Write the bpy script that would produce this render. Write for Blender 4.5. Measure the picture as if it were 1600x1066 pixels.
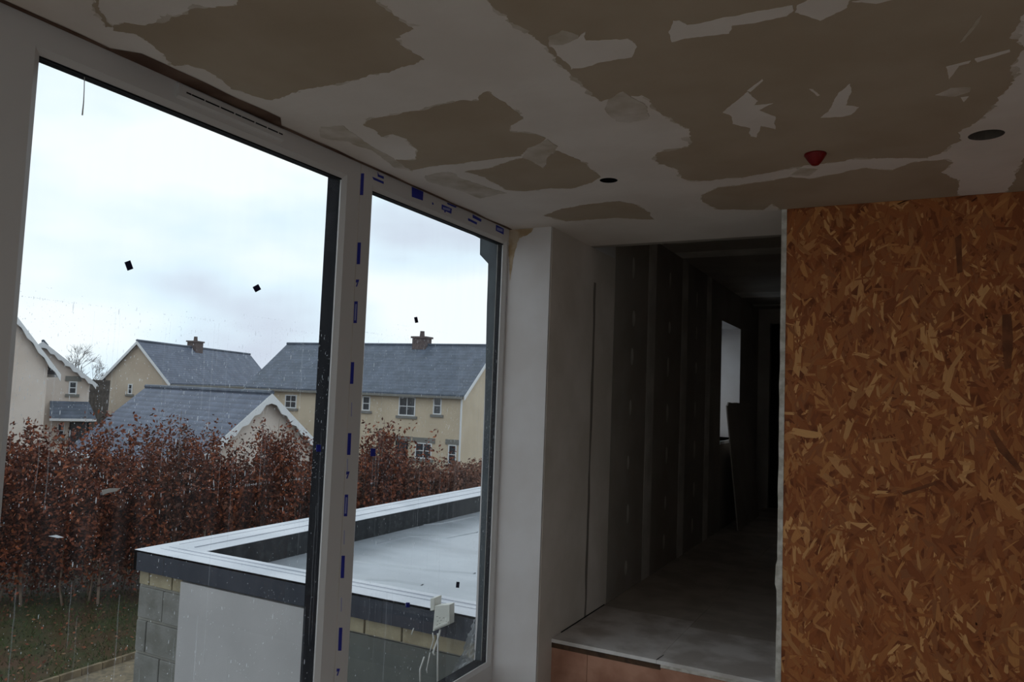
import bpy, math, random
import numpy as np
from mathutils import Matrix, Vector, noise

random.seed(7); rng = np.random.default_rng(11)
sc = bpy.context.scene
for o in list(bpy.data.objects): bpy.data.objects.remove(o)
C = sc.collection

# ------------------------------------------------------------------ camera
FPX, YAW, PITCH, ROLL, CAMZ = 1180.87, -0.48472, 0.06923, 0.038, 1.53
_cy, _sy, _cp, _sp = math.cos(YAW), math.sin(YAW), math.cos(PITCH), math.sin(PITCH)
FW = Vector((_sy*_cp, _cy*_cp, _sp)); RT = Vector((_cy, -_sy, 0)); UP = RT.cross(FW)
R2 = math.cos(ROLL)*RT + math.sin(ROLL)*UP; U2 = -math.sin(ROLL)*RT + math.cos(ROLL)*UP
EYE = Vector((0, 0, CAMZ))
cam = bpy.data.cameras.new('camera'); camo = bpy.data.objects.new('camera', cam); C.objects.link(camo)
cam.sensor_fit = 'HORIZONTAL'; cam.sensor_width = 36; cam.lens = FPX*36/1600; cam.clip_start = 0.05; cam.clip_end = 500
camo.matrix_world = Matrix(((R2.x, U2.x, -FW.x, 0), (R2.y, U2.y, -FW.y, 0), (R2.z, U2.z, -FW.z, CAMZ), (0, 0, 0, 1)))
sc.camera = camo

# ------------------------------------------------------------------ colour management and sky
sc.view_settings.view_transform = 'Standard'; sc.view_settings.look = 'None'
sc.view_settings.gamma = 1; sc.view_settings.use_curve_mapping = False
sc.view_settings.exposure = 0.36
sc.cycles.max_bounces = 14; sc.cycles.diffuse_bounces = 8; sc.cycles.transparent_max_bounces = 24

SKY_STRENGTH = 1.0
w = bpy.data.worlds.new('sky'); sc.world = w; w.use_nodes = True
nt = w.node_tree; nt.nodes.clear()
def wn(t, **k):
    n = nt.nodes.new(t)
    for a, b in k.items(): setattr(n, a, b)
    return n
tc = wn('ShaderNodeTexCoord'); mp = wn('ShaderNodeMapping'); mp.inputs['Scale'].default_value = (1.6, 1.6, 3.6); mp.inputs['Location'].default_value = (1.7, 0.6, 0.9)
nz = wn('ShaderNodeTexNoise'); nz.inputs['Scale'].default_value = 1.6; nz.inputs['Detail'].default_value = 4; nz.inputs['Roughness'].default_value = 0.45
rp = wn('ShaderNodeValToRGB'); rp.color_ramp.elements[0].position = 0.38; rp.color_ramp.elements[0].color = (0.57, 0.61, 0.71, 1)
rp.color_ramp.elements[1].position = 0.60; rp.color_ramp.elements[1].color = (0.86, 0.90, 0.93, 1)
e = rp.color_ramp.elements.new(0.48); e.color = (0.69, 0.80, 0.89, 1)
bg = wn('ShaderNodeBackground'); bg.inputs['Strength'].default_value = SKY_STRENGTH
wo = wn('ShaderNodeOutputWorld')
nt.links.new(tc.outputs['Generated'], mp.inputs['Vector']); nt.links.new(mp.outputs['Vector'], nz.inputs['Vector'])
nt.links.new(nz.outputs['Fac'], rp.inputs['Fac']); nt.links.new(rp.outputs['Color'], bg.inputs['Color']); nt.links.new(bg.outputs['Background'], wo.inputs['Surface'])

# ------------------------------------------------------------------ helpers
def ray(u, v): return FW + R2*((u-800)/FPX) + U2*((533-v)/FPX)
def on(u, v, axis, val):
    d = ray(u, v); return EYE + d*((val-EYE[axis])/d[axis])
FH = Vector((_sy, _cy, 0))
def rd(X, d, z=0.0):                      # metres to the right of and ahead of the viewpoint -> world
    p = RT*X + FH*d; return Vector((p.x, p.y, z))

def lin(c):
    return tuple(((x/255)/12.92 if x/255 <= .04045 else ((x/255+.055)/1.055)**2.4) for x in c)
def tag(o, label=None, cat=None, group=None, kind=None):
    if label: o['label'] = label
    if cat: o['category'] = cat
    if group: o['group'] = group
    if kind: o['kind'] = kind
    return o
WL = {}
def empty(name, loc, label=None, cat=None, group=None, kind=None):
    o = bpy.data.objects.new(name, None); C.objects.link(o); o.location = loc; o.empty_display_size = 0.1
    WL[o.name] = Vector(loc); return tag(o, label, cat, group, kind)
class MB:
    def __init__(s): s.v = []; s.f = []
    def add(s, vs, fs):
        b = len(s.v); s.v += [tuple(x) for x in vs]; s.f += [tuple(i+b for i in f) for f in fs]; return s
    def box(s, x0, x1, y0, y1, z0, z1):
        x0, x1 = min(x0, x1), max(x0, x1); y0, y1 = min(y0, y1), max(y0, y1); z0, z1 = min(z0, z1), max(z0, z1)
        return s.hexa([(x0,y0,z0),(x1,y0,z0),(x1,y1,z0),(x0,y1,z0)], [(x0,y0,z1),(x1,y0,z1),(x1,y1,z1),(x0,y1,z1)])
    def hexa(s, lo, hi):
        return s.add(list(lo)+list(hi), [(3,2,1,0),(4,5,6,7),(0,1,5,4),(1,2,6,5),(2,3,7,6),(3,0,4,7)])
    def prism(s, lo, hi):
        n = len(lo)
        return s.add(list(lo)+list(hi), [tuple(range(n-1,-1,-1)), tuple(range(n, 2*n))]+[(i, (i+1) % n, n+(i+1) % n, n+i) for i in range(n)])
    def obox(s, O, t, n, a0, a1, b0, b1, z0, z1):       # box in a frame: t along, n outward
        P = lambda a, b, z: (O.x+t.x*a+n.x*b, O.y+t.y*a+n.y*b, z)
        return s.hexa([P(a0,b0,z0),P(a1,b0,z0),P(a1,b1,z0),P(a0,b1,z0)], [P(a0,b0,z1),P(a1,b0,z1),P(a1,b1,z1),P(a0,b1,z1)])
    def tube(s, pts, r, k=6, cap=True):
        pts = [Vector(p) for p in pts]; rs = r if isinstance(r, (list, tuple)) else [r]*len(pts); b = len(s.v); N = len(pts)
        for i, p in enumerate(pts):
            d = (pts[min(i+1, N-1)]-pts[max(i-1, 0)]).normalized()
            a = d.cross(Vector((0, 0, 1)) if abs(d.z) < .9 else Vector((1, 0, 0))).normalized(); c = d.cross(a)
            for j in range(k):
                t = 2*math.pi*j/k; s.v.append(tuple(p+(a*math.cos(t)+c*math.sin(t))*rs[i]))
        for i in range(N-1):
            for j in range(k):
                s.f.append((b+i*k+j, b+i*k+(j+1) % k, b+(i+1)*k+(j+1) % k, b+(i+1)*k+j))
        if cap:
            s.f.append(tuple(b+j for j in range(k-1, -1, -1))); s.f.append(tuple(b+(N-1)*k+j for j in range(k)))
        return s
    def lathe(s, c, prof, k=24):                          # prof: (radius, z)
        b = len(s.v)
        for r, z in prof:
            for j in range(k):
                t = 2*math.pi*j/k; s.v.append((c[0]+r*math.cos(t), c[1]+r*math.sin(t), z))
        for i in range(len(prof)-1):
            for j in range(k): s.f.append((b+i*k+j, b+i*k+(j+1) % k, b+(i+1)*k+(j+1) % k, b+(i+1)*k+j))
        return s
    def mesh(s, name, off=Vector((0, 0, 0))):
        m = bpy.data.meshes.new(name); m.from_pydata([(x-off.x, y-off.y, z-off.z) for x, y, z in s.v], [], s.f); m.update(); return m
    def build(s, name, mat, parent=None, bevel=0, smooth=False, **tags):
        off = Vector((0, 0, 0)); p = parent
        if p is not None: off = WL.get(p.name, off)
        elif s.v:
            a = np.array(s.v); lo = a.min(0); hi = a.max(0); off = Vector(((lo[0]+hi[0])/2, (lo[1]+hi[1])/2, lo[2]))
        m = s.mesh(name, off); m.materials.append(mat)
        if smooth:
            for q in m.polygons: q.use_smooth = True
        o = bpy.data.objects.new(name, m); C.objects.link(o)
        if p is not None: o.parent = p; WL[o.name] = off
        else: o.location = off; WL[o.name] = off
        if bevel:
            b = o.modifiers.new('bevel', 'BEVEL'); b.width = bevel; b.segments = 2; b.limit_method = 'ANGLE'
        tag(o, **{k: v for k, v in tags.items()}); return o
def link_copy(o, parent, loc=(0, 0, 0), rot=None, scale=None):
    c = o.copy(); C.objects.link(c); c.parent = parent; c.location = loc
    if rot is not None: c.rotation_euler = rot
    if scale is not None: c.scale = scale
    return c

# ------------------------------------------------------------------ materials
MATS = {}
def mat(name, col, rough=0.8, noise_amt=0.0, nscale=8.0, col2=None, bump=0.0, bscale=40.0, spec=0.3, metallic=0.0, island=None, lo=0.4, hi=0.6, det=5, stretch=None):
    m = bpy.data.materials.new(name); m.use_nodes = True; t = m.node_tree; b = t.nodes['Principled BSDF']
    b.inputs['Roughness'].default_value = rough; b.inputs['Specular IOR Level'].default_value = spec; b.inputs['Metallic'].default_value = metallic
    c = (*lin(col), 1); b.inputs['Base Color'].default_value = c
    cd = t.nodes.new('ShaderNodeTexCoord'); vec = cd.outputs['Object']
    if stretch:
        mpn = t.nodes.new('ShaderNodeMapping'); mpn.inputs['Scale'].default_value = stretch; t.links.new(vec, mpn.inputs['Vector']); vec = mpn.outputs['Vector']
    if col2:
        n = t.nodes.new('ShaderNodeTexNoise'); n.inputs['Scale'].default_value = nscale; n.inputs['Detail'].default_value = det; t.links.new(vec, n.inputs['Vector'])
        r = t.nodes.new('ShaderNodeValToRGB'); r.color_ramp.elements[0].position = lo; r.color_ramp.elements[1].position = hi
        r.color_ramp.elements[0].color = c; r.color_ramp.elements[1].color = (*lin(col2), 1)
        t.links.new(n.outputs['Fac'], r.inputs['Fac']); t.links.new(r.outputs['Color'], b.inputs['Base Color'])
    if island:
        g = t.nodes.new('ShaderNodeNewGeometry'); r = t.nodes.new('ShaderNodeValToRGB'); el = r.color_ramp.elements
        while len(el) < len(island): el.new(0.5)
        for i, cc in enumerate(island): el[i].position = i/(len(island)-1); el[i].color = (*lin(cc), 1)
        t.links.new(g.outputs['Random Per Island'], r.inputs['Fac']); t.links.new(r.outputs['Color'], b.inputs['Base Color'])
    if bump:
        n = t.nodes.new('ShaderNodeTexNoise'); n.inputs['Scale'].default_value = bscale; n.inputs['Detail'].default_value = 6; t.links.new(vec, n.inputs['Vector'])
        bp = t.nodes.new('ShaderNodeBump'); bp.inputs['Strength'].default_value = bump; bp.inputs['Distance'].default_value = 0.01
        t.links.new(n.outputs['Fac'], bp.inputs['Height']); t.links.new(bp.outputs['Normal'], b.inputs['Normal'])
    MATS[name] = m; return m
M_skim = mat('plaster_skim', (226, 215, 207), 0.85, col2=(218, 206, 197), nscale=3, bump=0.15, bscale=25)
M_board = mat('plasterboard_paper', (176, 158, 138), 0.9, col2=(168, 149, 128), nscale=2.5, bump=0.05)
M_smear = mat('thin_plaster_smear', (182, 167, 148), 0.9, col2=(212, 200, 190), nscale=9, lo=0.35, hi=0.65, stretch=(1, 1, 1))
M_wall = mat('wall_plaster', (214, 208, 206), 0.8, col2=(204, 196, 192), nscale=2, bump=0.08, bscale=15)
M_wallraw = mat('wall_plaster_raw', (216, 204, 194), 0.9, col2=(200, 188, 176), nscale=2.2, bump=0.1, bscale=12)
M_grey = mat('grey_plasterboard', (158, 148, 138), 0.9, col2=(148, 138, 128), nscale=3)
M_joint = mat('joint_filler', (206, 198, 190), 0.9, col2=(184, 176, 168), nscale=4)
M_pvc = mat('white_pvc', (204, 200, 198), 0.35, spec=0.4)
M_anth = mat('anthracite_frame', (22, 23, 28), 0.75, spec=0.08)
M_gasket = mat('black_gasket', (16, 17, 22), 0.6)
M_blue = mat('blue_film_print', (40, 48, 150), 0.5)
M_bluelight = mat('pale_film_print', (150, 155, 200), 0.5)
M_pad = mat('navy_pad', (24, 24, 60), 0.5)
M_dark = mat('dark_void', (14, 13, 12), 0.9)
M_red = mat('red_plastic', (112, 2, 4), 0.4)
M_floorw = mat('dusty_floor_board', (222, 216, 212), 0.7, col2=(186, 177, 170), nscale=5, bump=0.1)
M_floor_shade = mat('shaded_floor_board', (188, 178, 168), 0.75, col2=(168, 158, 148), nscale=5, bump=0.1)  # darker copy for inner boards; corridor light fall-off is in the colour
M_floor = mat('bare_floor', (206, 196, 182), 0.85, col2=(172, 162, 150), nscale=3)
M_riser = mat('orange_riser_board', (186, 138, 114), 0.75, col2=(160, 112, 90), nscale=6, bump=0.1)
M_riser_edge = mat('dark_board_edge', (84, 62, 46), 0.85, col2=(60, 44, 34), nscale=20)
M_trimw = mat('plasterboard_edge', (206, 200, 190), 0.85, col2=(176, 168, 156), nscale=30)
M_osb = mat('osb_base', (150, 84, 40), 0.7, col2=(110, 56, 26), nscale=14)
M_stain = mat('damp_brown_stain', (164, 138, 106), 0.85, col2=(190, 170, 146), nscale=12)
M_membrane = mat('grey_membrane', (66, 74, 78), 0.6, col2=(54, 60, 66), nscale=8)
M_fascia = mat('grey_fascia', (60, 64, 73), 0.5, col2=(54, 58, 67), nscale=3)
M_deck = mat('wet_roof_membrane', (168, 174, 180), 0.22, col2=(140, 146, 152), nscale=1.3, bump=0.35, bscale=2.2, spec=0.6, lo=0.35, hi=0.7, stretch=(1, 2.2, 1))
M_cap = mat('pale_cap_membrane', (206, 208, 214), 0.3, col2=(184, 188, 196), nscale=2.2, bump=0.15, bscale=6, spec=0.5)
M_upstand = mat('dark_upstand', (36, 40, 44), 0.5, col2=(60, 64, 66), nscale=18, lo=0.5, hi=0.75)
M_block = mat('concrete_block', (140, 138, 132), 0.95, col2=(122, 120, 112), nscale=7, bump=0.3, bscale=60, island=None)
M_blockc = mat('cream_block', (176, 164, 136), 0.95, col2=(156, 144, 118), nscale=7, bump=0.3, bscale=60)
M_mortar = mat('mortar', (160, 156, 146), 0.95, bump=0.2)
M_render = mat('pale_render_board', (196, 192, 190), 0.8, col2=(188, 184, 182), nscale=2)
M_greyboard = mat('grey_green_board', (104, 106, 100), 0.7, col2=(94, 96, 92), nscale=3)
M_grass = mat('grass', (54, 56, 26), 0.95, col2=(74, 52, 32), nscale=0.9, bump=0.8, bscale=30, lo=0.42, hi=0.62)
M_soil = mat('soil', (58, 44, 36), 0.95, col2=(44, 34, 28), nscale=2, bump=0.5)
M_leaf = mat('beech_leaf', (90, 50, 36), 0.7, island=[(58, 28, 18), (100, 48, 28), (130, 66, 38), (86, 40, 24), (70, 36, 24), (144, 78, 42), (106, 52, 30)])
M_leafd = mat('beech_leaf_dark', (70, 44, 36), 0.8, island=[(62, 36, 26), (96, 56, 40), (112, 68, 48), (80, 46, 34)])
M_leaft = mat('trimmed_leaf', (110, 70, 56), 0.8, island=[(84, 54, 44), (122, 82, 64), (136, 92, 72), (96, 62, 50)])
M_fallen = mat('fallen_leaf', (140, 86, 50), 0.8, island=[(96, 52, 34), (136, 76, 50), (124, 96, 70), (80, 46, 32)])
M_stem = mat('pale_stem', (134, 116, 100), 0.9, col2=(104, 86, 74), nscale=5)
M_bark = mat('bare_bark', (132, 126, 122), 0.9)
M_house = mat('house_render', (210, 193, 168), 0.9, col2=(200, 183, 158), nscale=0.6)
M_house2 = mat('house_render_grey', (204, 188, 168), 0.9, col2=(194, 176, 156), nscale=0.6)
M_house3 = mat('house_render_pale', (222, 208, 196), 0.9, col2=(212, 196, 182), nscale=0.6)
M_white = mat('white_paint', (226, 226, 226), 0.5)
M_stone = mat('grey_stone', (128, 126, 120), 0.9)
M_pane = mat('dark_window_glass', (52, 56, 62), 0.15, spec=0.6)
M_brick = mat('chimney_brick', (112, 98, 94), 0.9, col2=(84, 74, 74), nscale=14)
M_box = mat('white_box_plastic', (220, 218, 208), 0.45)
M_wire = mat('white_wire', (222, 220, 214), 0.5)
M_timber = mat('edging_timber', (132, 116, 92), 0.9, col2=(104, 90, 70), nscale=4)
M_path = mat('path_gravel', (128, 114, 92), 0.95, col2=(104, 94, 78), nscale=12, bump=0.3)

def slate(name, a, b, period=.2, dark=.8):
    m = mat(name, a, 0.5, col2=b, nscale=1.4, spec=0.35); t = m.node_tree; bs = t.nodes['Principled BSDF']; base = bs.inputs['Base Color'].links[0].from_socket
    cd = t.nodes.new('ShaderNodeTexCoord'); wv = t.nodes.new('ShaderNodeTexWave'); wv.bands_direction = 'Z'; wv.wave_profile = 'SAW'
    wv.inputs['Scale'].default_value = 6.2832/(20*period); wv.inputs['Distortion'].default_value = 0.0
    t.links.new(cd.outputs['Object'], wv.inputs['Vector'])
    mr = t.nodes.new('ShaderNodeMapRange'); mr.inputs['To Min'].default_value = dark; mr.inputs['To Max'].default_value = 1.12; t.links.new(wv.outputs['Fac'], mr.inputs['Value'])
    vo_ = t.nodes.new('ShaderNodeTexVoronoi'); vo_.inputs['Scale'].default_value = 4.5; t.links.new(cd.outputs['Object'], vo_.inputs['Vector'])
    m2 = t.nodes.new('ShaderNodeMapRange'); m2.inputs['To Min'].default_value = .88; m2.inputs['To Max'].default_value = 1.12; t.links.new(vo_.outputs['Color'], m2.inputs['Value'])
    mm = t.nodes.new('ShaderNodeMath'); mm.operation = 'MULTIPLY'; t.links.new(mr.outputs['Result'], mm.inputs[0]); t.links.new(m2.outputs['Result'], mm.inputs[1])
    sc_ = t.nodes.new('ShaderNodeVectorMath'); sc_.operation = 'SCALE'; t.links.new(base, sc_.inputs[0]); t.links.new(mm.outputs['Value'], sc_.inputs['Scale']); t.links.new(sc_.outputs['Vector'], bs.inputs['Base Color'])
    bp = t.nodes.new('ShaderNodeBump'); bp.inputs['Strength'].default_value = 0.6; bp.inputs['Distance'].default_value = 0.03
    t.links.new(wv.outputs['Fac'], bp.inputs['Height']); t.links.new(bp.outputs['Normal'], bs.inputs['Normal']); return m
M_slate = slate('slate_roof', (92, 100, 114), (80, 88, 100), .19, .82)
M_slate2 = slate('garage_slate', (96, 104, 122), (82, 90, 108), .17, .66)

def glass_mat(name, dirt=0.007):
    m = bpy.data.materials.new(name); m.use_nodes = True; t = m.node_tree; t.nodes.clear()
    o = t.nodes.new('ShaderNodeOutputMaterial'); tr = t.nodes.new('ShaderNodeBsdfTransparent'); tr.inputs['Color'].default_value = (0.95, 0.97, 0.97, 1)
    gl = t.nodes.new('ShaderNodeBsdfGlossy'); gl.inputs['Roughness'].default_value = 0.0
    lwt = t.nodes.new('ShaderNodeLayerWeight'); lwt.inputs['Blend'].default_value = 0.5
    pw = t.nodes.new('ShaderNodeMath'); pw.operation = 'POWER'; pw.inputs[1].default_value = 5; t.links.new(lwt.outputs['Facing'], pw.inputs[0])
    fr = t.nodes.new('ShaderNodeMath'); fr.operation = 'MULTIPLY_ADD'; fr.inputs[1].default_value = 0.6; fr.inputs[2].default_value = 0.015; t.links.new(pw.outputs['Value'], fr.inputs[0])
    mx = t.nodes.new('ShaderNodeMixShader'); t.links.new(fr.outputs['Value'], mx.inputs['Fac']); t.links.new(tr.outputs['BSDF'], mx.inputs[1]); t.links.new(gl.outputs['BSDF'], mx.inputs[2])
    tl = t.nodes.new('ShaderNodeBsdfTranslucent'); tl.inputs['Color'].default_value = (0.9, 0.9, 0.92, 1)
    cd = t.nodes.new('ShaderNodeTexCoord'); mpn = t.nodes.new('ShaderNodeMapping'); mpn.inputs['Scale'].default_value = (1, 9, 1.2); t.links.new(cd.outputs['Object'], mpn.inputs['Vector'])
    n = t.nodes.new('ShaderNodeTexNoise'); n.inputs['Scale'].default_value = 2.5; n.inputs['Detail'].default_value = 5; t.links.new(mpn.outputs['Vector'], n.inputs['Vector'])
    mr = t.nodes.new('ShaderNodeMapRange'); mr.inputs['From Min'].default_value = 0.35; mr.inputs['From Max'].default_value = 0.8; mr.inputs['To Min'].default_value = dirt*0.4; mr.inputs['To Max'].default_value = dirt*2
    t.links.new(n.outputs['Fac'], mr.inputs['Value'])
    m2 = t.nodes.new('ShaderNodeMixShader'); t.links.new(mr.outputs['Result'], m2.inputs['Fac']); t.links.new(mx.outputs['Shader'], m2.inputs[1]); t.links.new(tl.outputs['BSDF'], m2.inputs[2])
    t.links.new(m2.outputs['Shader'], o.inputs['Surface']); return m
M_glass = glass_mat('dirty_glass')
def veil(name, alpha, col=(0.85, 0.87, 0.9)):
    m = bpy.data.materials.new(name); m.use_nodes = True; t = m.node_tree; t.nodes.clear()
    o = t.nodes.new('ShaderNodeOutputMaterial'); tr = t.nodes.new('ShaderNodeBsdfTransparent')
    tl = t.nodes.new('ShaderNodeBsdfTranslucent'); tl.inputs['Color'].default_value = (*col, 1)
    mx = t.nodes.new('ShaderNodeMixShader'); mx.inputs['Fac'].default_value = alpha
    t.links.new(tr.outputs['BSDF'], mx.inputs[1]); t.links.new(tl.outputs['BSDF'], mx.inputs[2]); t.links.new(mx.outputs['Shader'], o.inputs['Surface']); return m
M_speck = veil('dried_rain_speck', 0.5); M_streak = veil('dried_rain_streak', 0.10)
M_film = veil('crumpled_clear_film', 0.45, (0.8, 0.82, 0.84))
M_smudge = mat('white_smudge', (225, 228, 230), 0.8)

def osb_flake_mat():
    m = mat('osb_flakes', (150, 90, 45), 0.65, island=[(112, 56, 26), (158, 92, 46), (140, 78, 38), (184, 124, 70), (148, 84, 42), (132, 70, 32), (204, 150, 94), (152, 88, 46), (138, 84, 48), (160, 98, 52), (124, 64, 30)])
    t = m.node_tree; b = t.nodes['Principled BSDF']; base = b.inputs['Base Color'].links[0].from_socket
    uv = t.nodes.new('ShaderNodeUVMap'); mpn = t.nodes.new('ShaderNodeMapping'); mpn.inputs['Scale'].default_value = (30, 700, 1); t.links.new(uv.outputs['UV'], mpn.inputs['Vector'])
    n = t.nodes.new('ShaderNodeTexNoise'); n.inputs['Scale'].default_value = 1; n.inputs['Detail'].default_value = 3; t.links.new(mpn.outputs['Vector'], n.inputs['Vector'])
    mr = t.nodes.new('ShaderNodeMapRange'); mr.inputs['To Min'].default_value = 0.72; mr.inputs['To Max'].default_value = 1.42; t.links.new(n.outputs['Fac'], mr.inputs['Value'])
    mx = t.nodes.new('ShaderNodeVectorMath'); mx.operation = 'SCALE'; t.links.new(base, mx.inputs[0]); t.links.new(mr.outputs['Result'], mx.inputs['Scale'])
    t.links.new(mx.outputs['Vector'], b.inputs['Base Color']); return m
M_flake = osb_flake_mat()

# ------------------------------------------------------------------ room shell
XW, XC, XO = -1.887, -1.641, -0.484       # window wall, corridor wall, panel edge
YO, YL, YS = 3.508, 4.043, 3.675          # panel wall, end of room ceiling, step edge
H, ZS, HC = 2.4, 0.27, 2.68
X1, Y0 = 2.6, -3.0; YE = 9.6; XOUT = -2.0; GZ = -3.3
Y1, Y2, Y3, Y4 = 1.05, 2.175, 2.362, 3.466
ZT, ZB = 2.316, 0.16

tag(MB().box(XOUT, X1+.1, Y0-.1, YO, -0.25, 0).build('floor', M_floor), 'bare brown subfloor of the unfinished room', 'floor', kind='structure')

# ceiling with two round holes
from mathutils.geometry import tessellate_polygon, delaunay_2d_cdt
M_holeside = mat('hole_lining_shade', (96, 86, 78), .9)  # hole lining coloured dark to stand in for recess shade
holes = [(on(951, 282, 2, H), 0.036), (on(1541, 211, 2, H), 0.05)]
outer = [(XW-.02, Y0-.1), (X1+.1, Y0-.1), (X1+.1, YO+.02), (XO+.0, YO+.02), (XO+.0, YL), (XC-.02, YL), (XC-.02, YO+.02), (XW-.02, YO+.02)]
loops = [[Vector((x, y, H)) for x, y in outer]]
for c, r in holes: loops.append([Vector((c.x+r*math.cos(-2*math.pi*j/24), c.y+r*math.sin(-2*math.pi*j/24), H)) for j in range(24)])
tris = tessellate_polygon(loops); flat = [v for l in loops for v in l]
cb = MB(); cb.add(flat, [tuple(t) for t in tris])
nb = len(flat); cb.add([(v.x, v.y, H+.06) for v in loops[0]], []); n0 = len(loops[0])
cb.f += [(i, (i+1) % n0, nb+(i+1) % n0, nb+i) for i in range(n0)]
ceil = cb.build('ceiling', M_skim); tag(ceil, 'unpainted plasterboard ceiling patched with pale plaster skim', 'ceiling', kind='structure')
for c, r in holes:
    MB().lathe((c.x, c.y), [(r, H+.001), (r, H+.10), (0.002, H+.10)], 24).build('downlight_hole', M_holeside if r > .04 else M_dark, ceil, label='round hole cut for a ceiling light')
tag(MB().box(XOUT, X1+.1, Y0-.1, YO+.1, H+.13, H+.25).build('roof_slab', M_dark), 'dark roof deck hidden above the ceiling boards', 'roof', kind='structure')

def ragged(pts, amp, seg=0.007, seed=0):
    out = []; n = len(pts)
    for i in range(n):
        a, b = pts[i], pts[(i+1) % n]; k = max(1, int((b-a).length/seg))
        for j in range(k):
            p = a+(b-a)*(j/k); q = Vector((p.x*17, p.y*17, seed*7.3)); d = Vector((0, 0))
            for o, w_ in ((1, 1.0), (3.3, .55), (9, .3)):
                nv = noise.noise_vector(q*o); d += Vector((nv.x, nv.y))*w_
            out.append(p+d*amp)
    return out
_ps = [0]
def patch(name, m, px, t, amp=0.012, parent=ceil, off=(0, 0), s=1.0, axis=2, val=H):
    _ps[0] += 1
    pts = [on(off[0]+u*s, off[1]+v*s, 2, H) for u, v in px]
    pl = ragged([Vector((p.x, p.y)) for p in pts], amp*1.6, seed=_ps[0])
    pl = [Vector((min(max(p.x, XW+.002), X1), min(max(p.y, Y0), YO-.001 if p.x > XO or p.x < XC else YL-.002))) for p in pl]
    n = len(pl); mb = MB()
    cv, _, cf, _, _, _ = delaunay_2d_cdt(pl, [], [list(range(n))], 1, 1e-5)
    mb.add([(p.x, p.y, H-t) for p in cv], [tuple(f) for f in cf])
    mb.add([(p.x, p.y, H-t) for p in pl]+[(p.x, p.y, H+.0005) for p in pl], [(i, (i+1) % n, n+(i+1) % n, n+i) for i in range(n)])
    if name == 'exposed_board' and m is M_board and amp >= .005:
        patch('plaster_smear', M_smear, px, t*.6, amp*2.0, parent, off, s)
    return mb.build(name, m, parent)
S = 0.35645
A1 = dict(off=(500, 0), s=S); A2 = dict(off=(1050, 0), s=S)
# areas where the bare board shows
patch('exposed_board', M_board, [(120,-40),(168,44),(196,36),(228,40),(290,21),(310,12),(364,9),(380,-30),(540,-30),(584,0),(615,25),(647,45),(614,59),(640,78),(664,92),(625,107),(560,123),(514,134),(470,140),(420,157),(385,147),(364,140),(350,126),(325,112),(297,101),(270,103),(255,84),(238,66),(210,52),(180,47)], 0.0010, 0.008)
patch('exposed_board', M_board, [(190,545),(210,525),(300,505),(470,475),(620,440),(690,440),(700,415),(740,400),(780,430),(840,475),(895,520),(850,545),(830,575),(960,590),(990,605),(930,650),(880,682),(640,712),(500,728),(400,748),(330,700),(420,700),(425,660),(380,610),(320,590),(270,600),(240,570)], 0.0010, 0.006, **A1)
patch('exposed_board', M_board, [(640,752),(740,738),(870,692),(900,690),(940,710),(980,735),(1000,680),(1040,660),(1130,700),(1200,745),(1232,778),(1190,800),(1100,825),(1010,825),(900,838),(820,832),(760,800),(720,775)], 0.0010, 0.006, **A1)
patch('exposed_board', M_smear, [(0,555),(100,550),(150,580),(200,625),(330,700),(400,748),(330,735),(230,660),(120,622),(40,612),(0,600)], 0.0009, 0.006, **A1)
patch('exposed_board', M_smear, [(450,770),(560,750),(640,790),(760,830),(820,845),(700,870),(600,830),(480,800)], 0.0009, 0.008, **A1)
patch('exposed_board', M_board, [(600,-150),(757,0),(785,21),(796,36),(821,46),(842,61),(860,78),(881,103),(896,118),(910,135),(928,150),(942,158),(1000,150),(1035,175),(1055,188),(1078,202),(1076,228),(1050,234),(1025,238),(1030,256),(1052,262),(1060,275),(1080,283),(1160,277),(1240,262),(1350,246),(1440,247),(1480,236),(1484,224),(1500,219),(1498,206),(1526,190),(1556,162),(1580,130),(1590,80),(1586,55),(1600,20),(1640,-150)], 0.0010, 0.010)
patch('exposed_board', M_board, [(130,855),(200,822),(300,812),(520,775),(600,785),(720,762),(850,735),(960,748),(1050,712),(1190,700),(1230,712),(1180,757),(1260,792),(1250,866),(500,936),(440,893),(400,920),(200,917),(130,880)], 0.0010, 0.006, **A2)
patch('exposed_board', M_board, [(1440,880),(1500,800),(1512,760),(1543,700),(1700,560),(1800,620),(1800,880)], 0.0010, 0.006, **A2)
patch('exposed_board', M_board, [(980,945),(1060,915),(1180,895),(1310,880),(1390,900),(1440,930),(1465,962),(1300,955),(1200,960),(1080,970)], 0.0010, 0.006, **A1)
# plaster dabs over the bare board
patch('plaster_patch', M_skim, [(0,180),(-10,130),(0,90),(30,90),(60,110),(260,70),(530,20),(535,40),(500,70),(270,110),(250,145),(60,165)], 0.0020, 0.004, **A2)
patch('plaster_patch', M_skim, [(545,50),(550,20),(600,-10),(780,-10),(770,30),(740,45),(650,85),(600,70)], 0.0020, 0.004, **A2)
patch('plaster_patch', M_skim, [(790,5),(880,-12),(1000,-10),(900,8)], 0.0020, 0.003, **A2)
patch('plaster_patch', M_skim, [(225,490),(330,400),(380,440),(360,460),(440,450),(380,480),(450,510),(455,565),(390,550),(370,600),(345,595),(340,560),(270,540),(260,505)], 0.0020, 0.003, **A2)
patch('plaster_patch', M_skim, [(330,395),(395,345),(400,350),(345,400)], 0.0021, 0.001, **A2)
patch('plaster_patch', M_skim, [(655,515),(690,480),(735,400),(780,365),(790,400),(760,460),(820,470),(790,500),(750,510)], 0.0020, 0.003, **A2)
patch('plaster_patch', M_skim, [(605,388),(620,390),(650,415),(640,420)], 0.0020, 0.002, **A2)
patch('plaster_patch', M_smear, [(1155,415),(1220,385),(1310,380),(1300,400),(1240,420)], 0.0020, 0.003, **A2)
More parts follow.
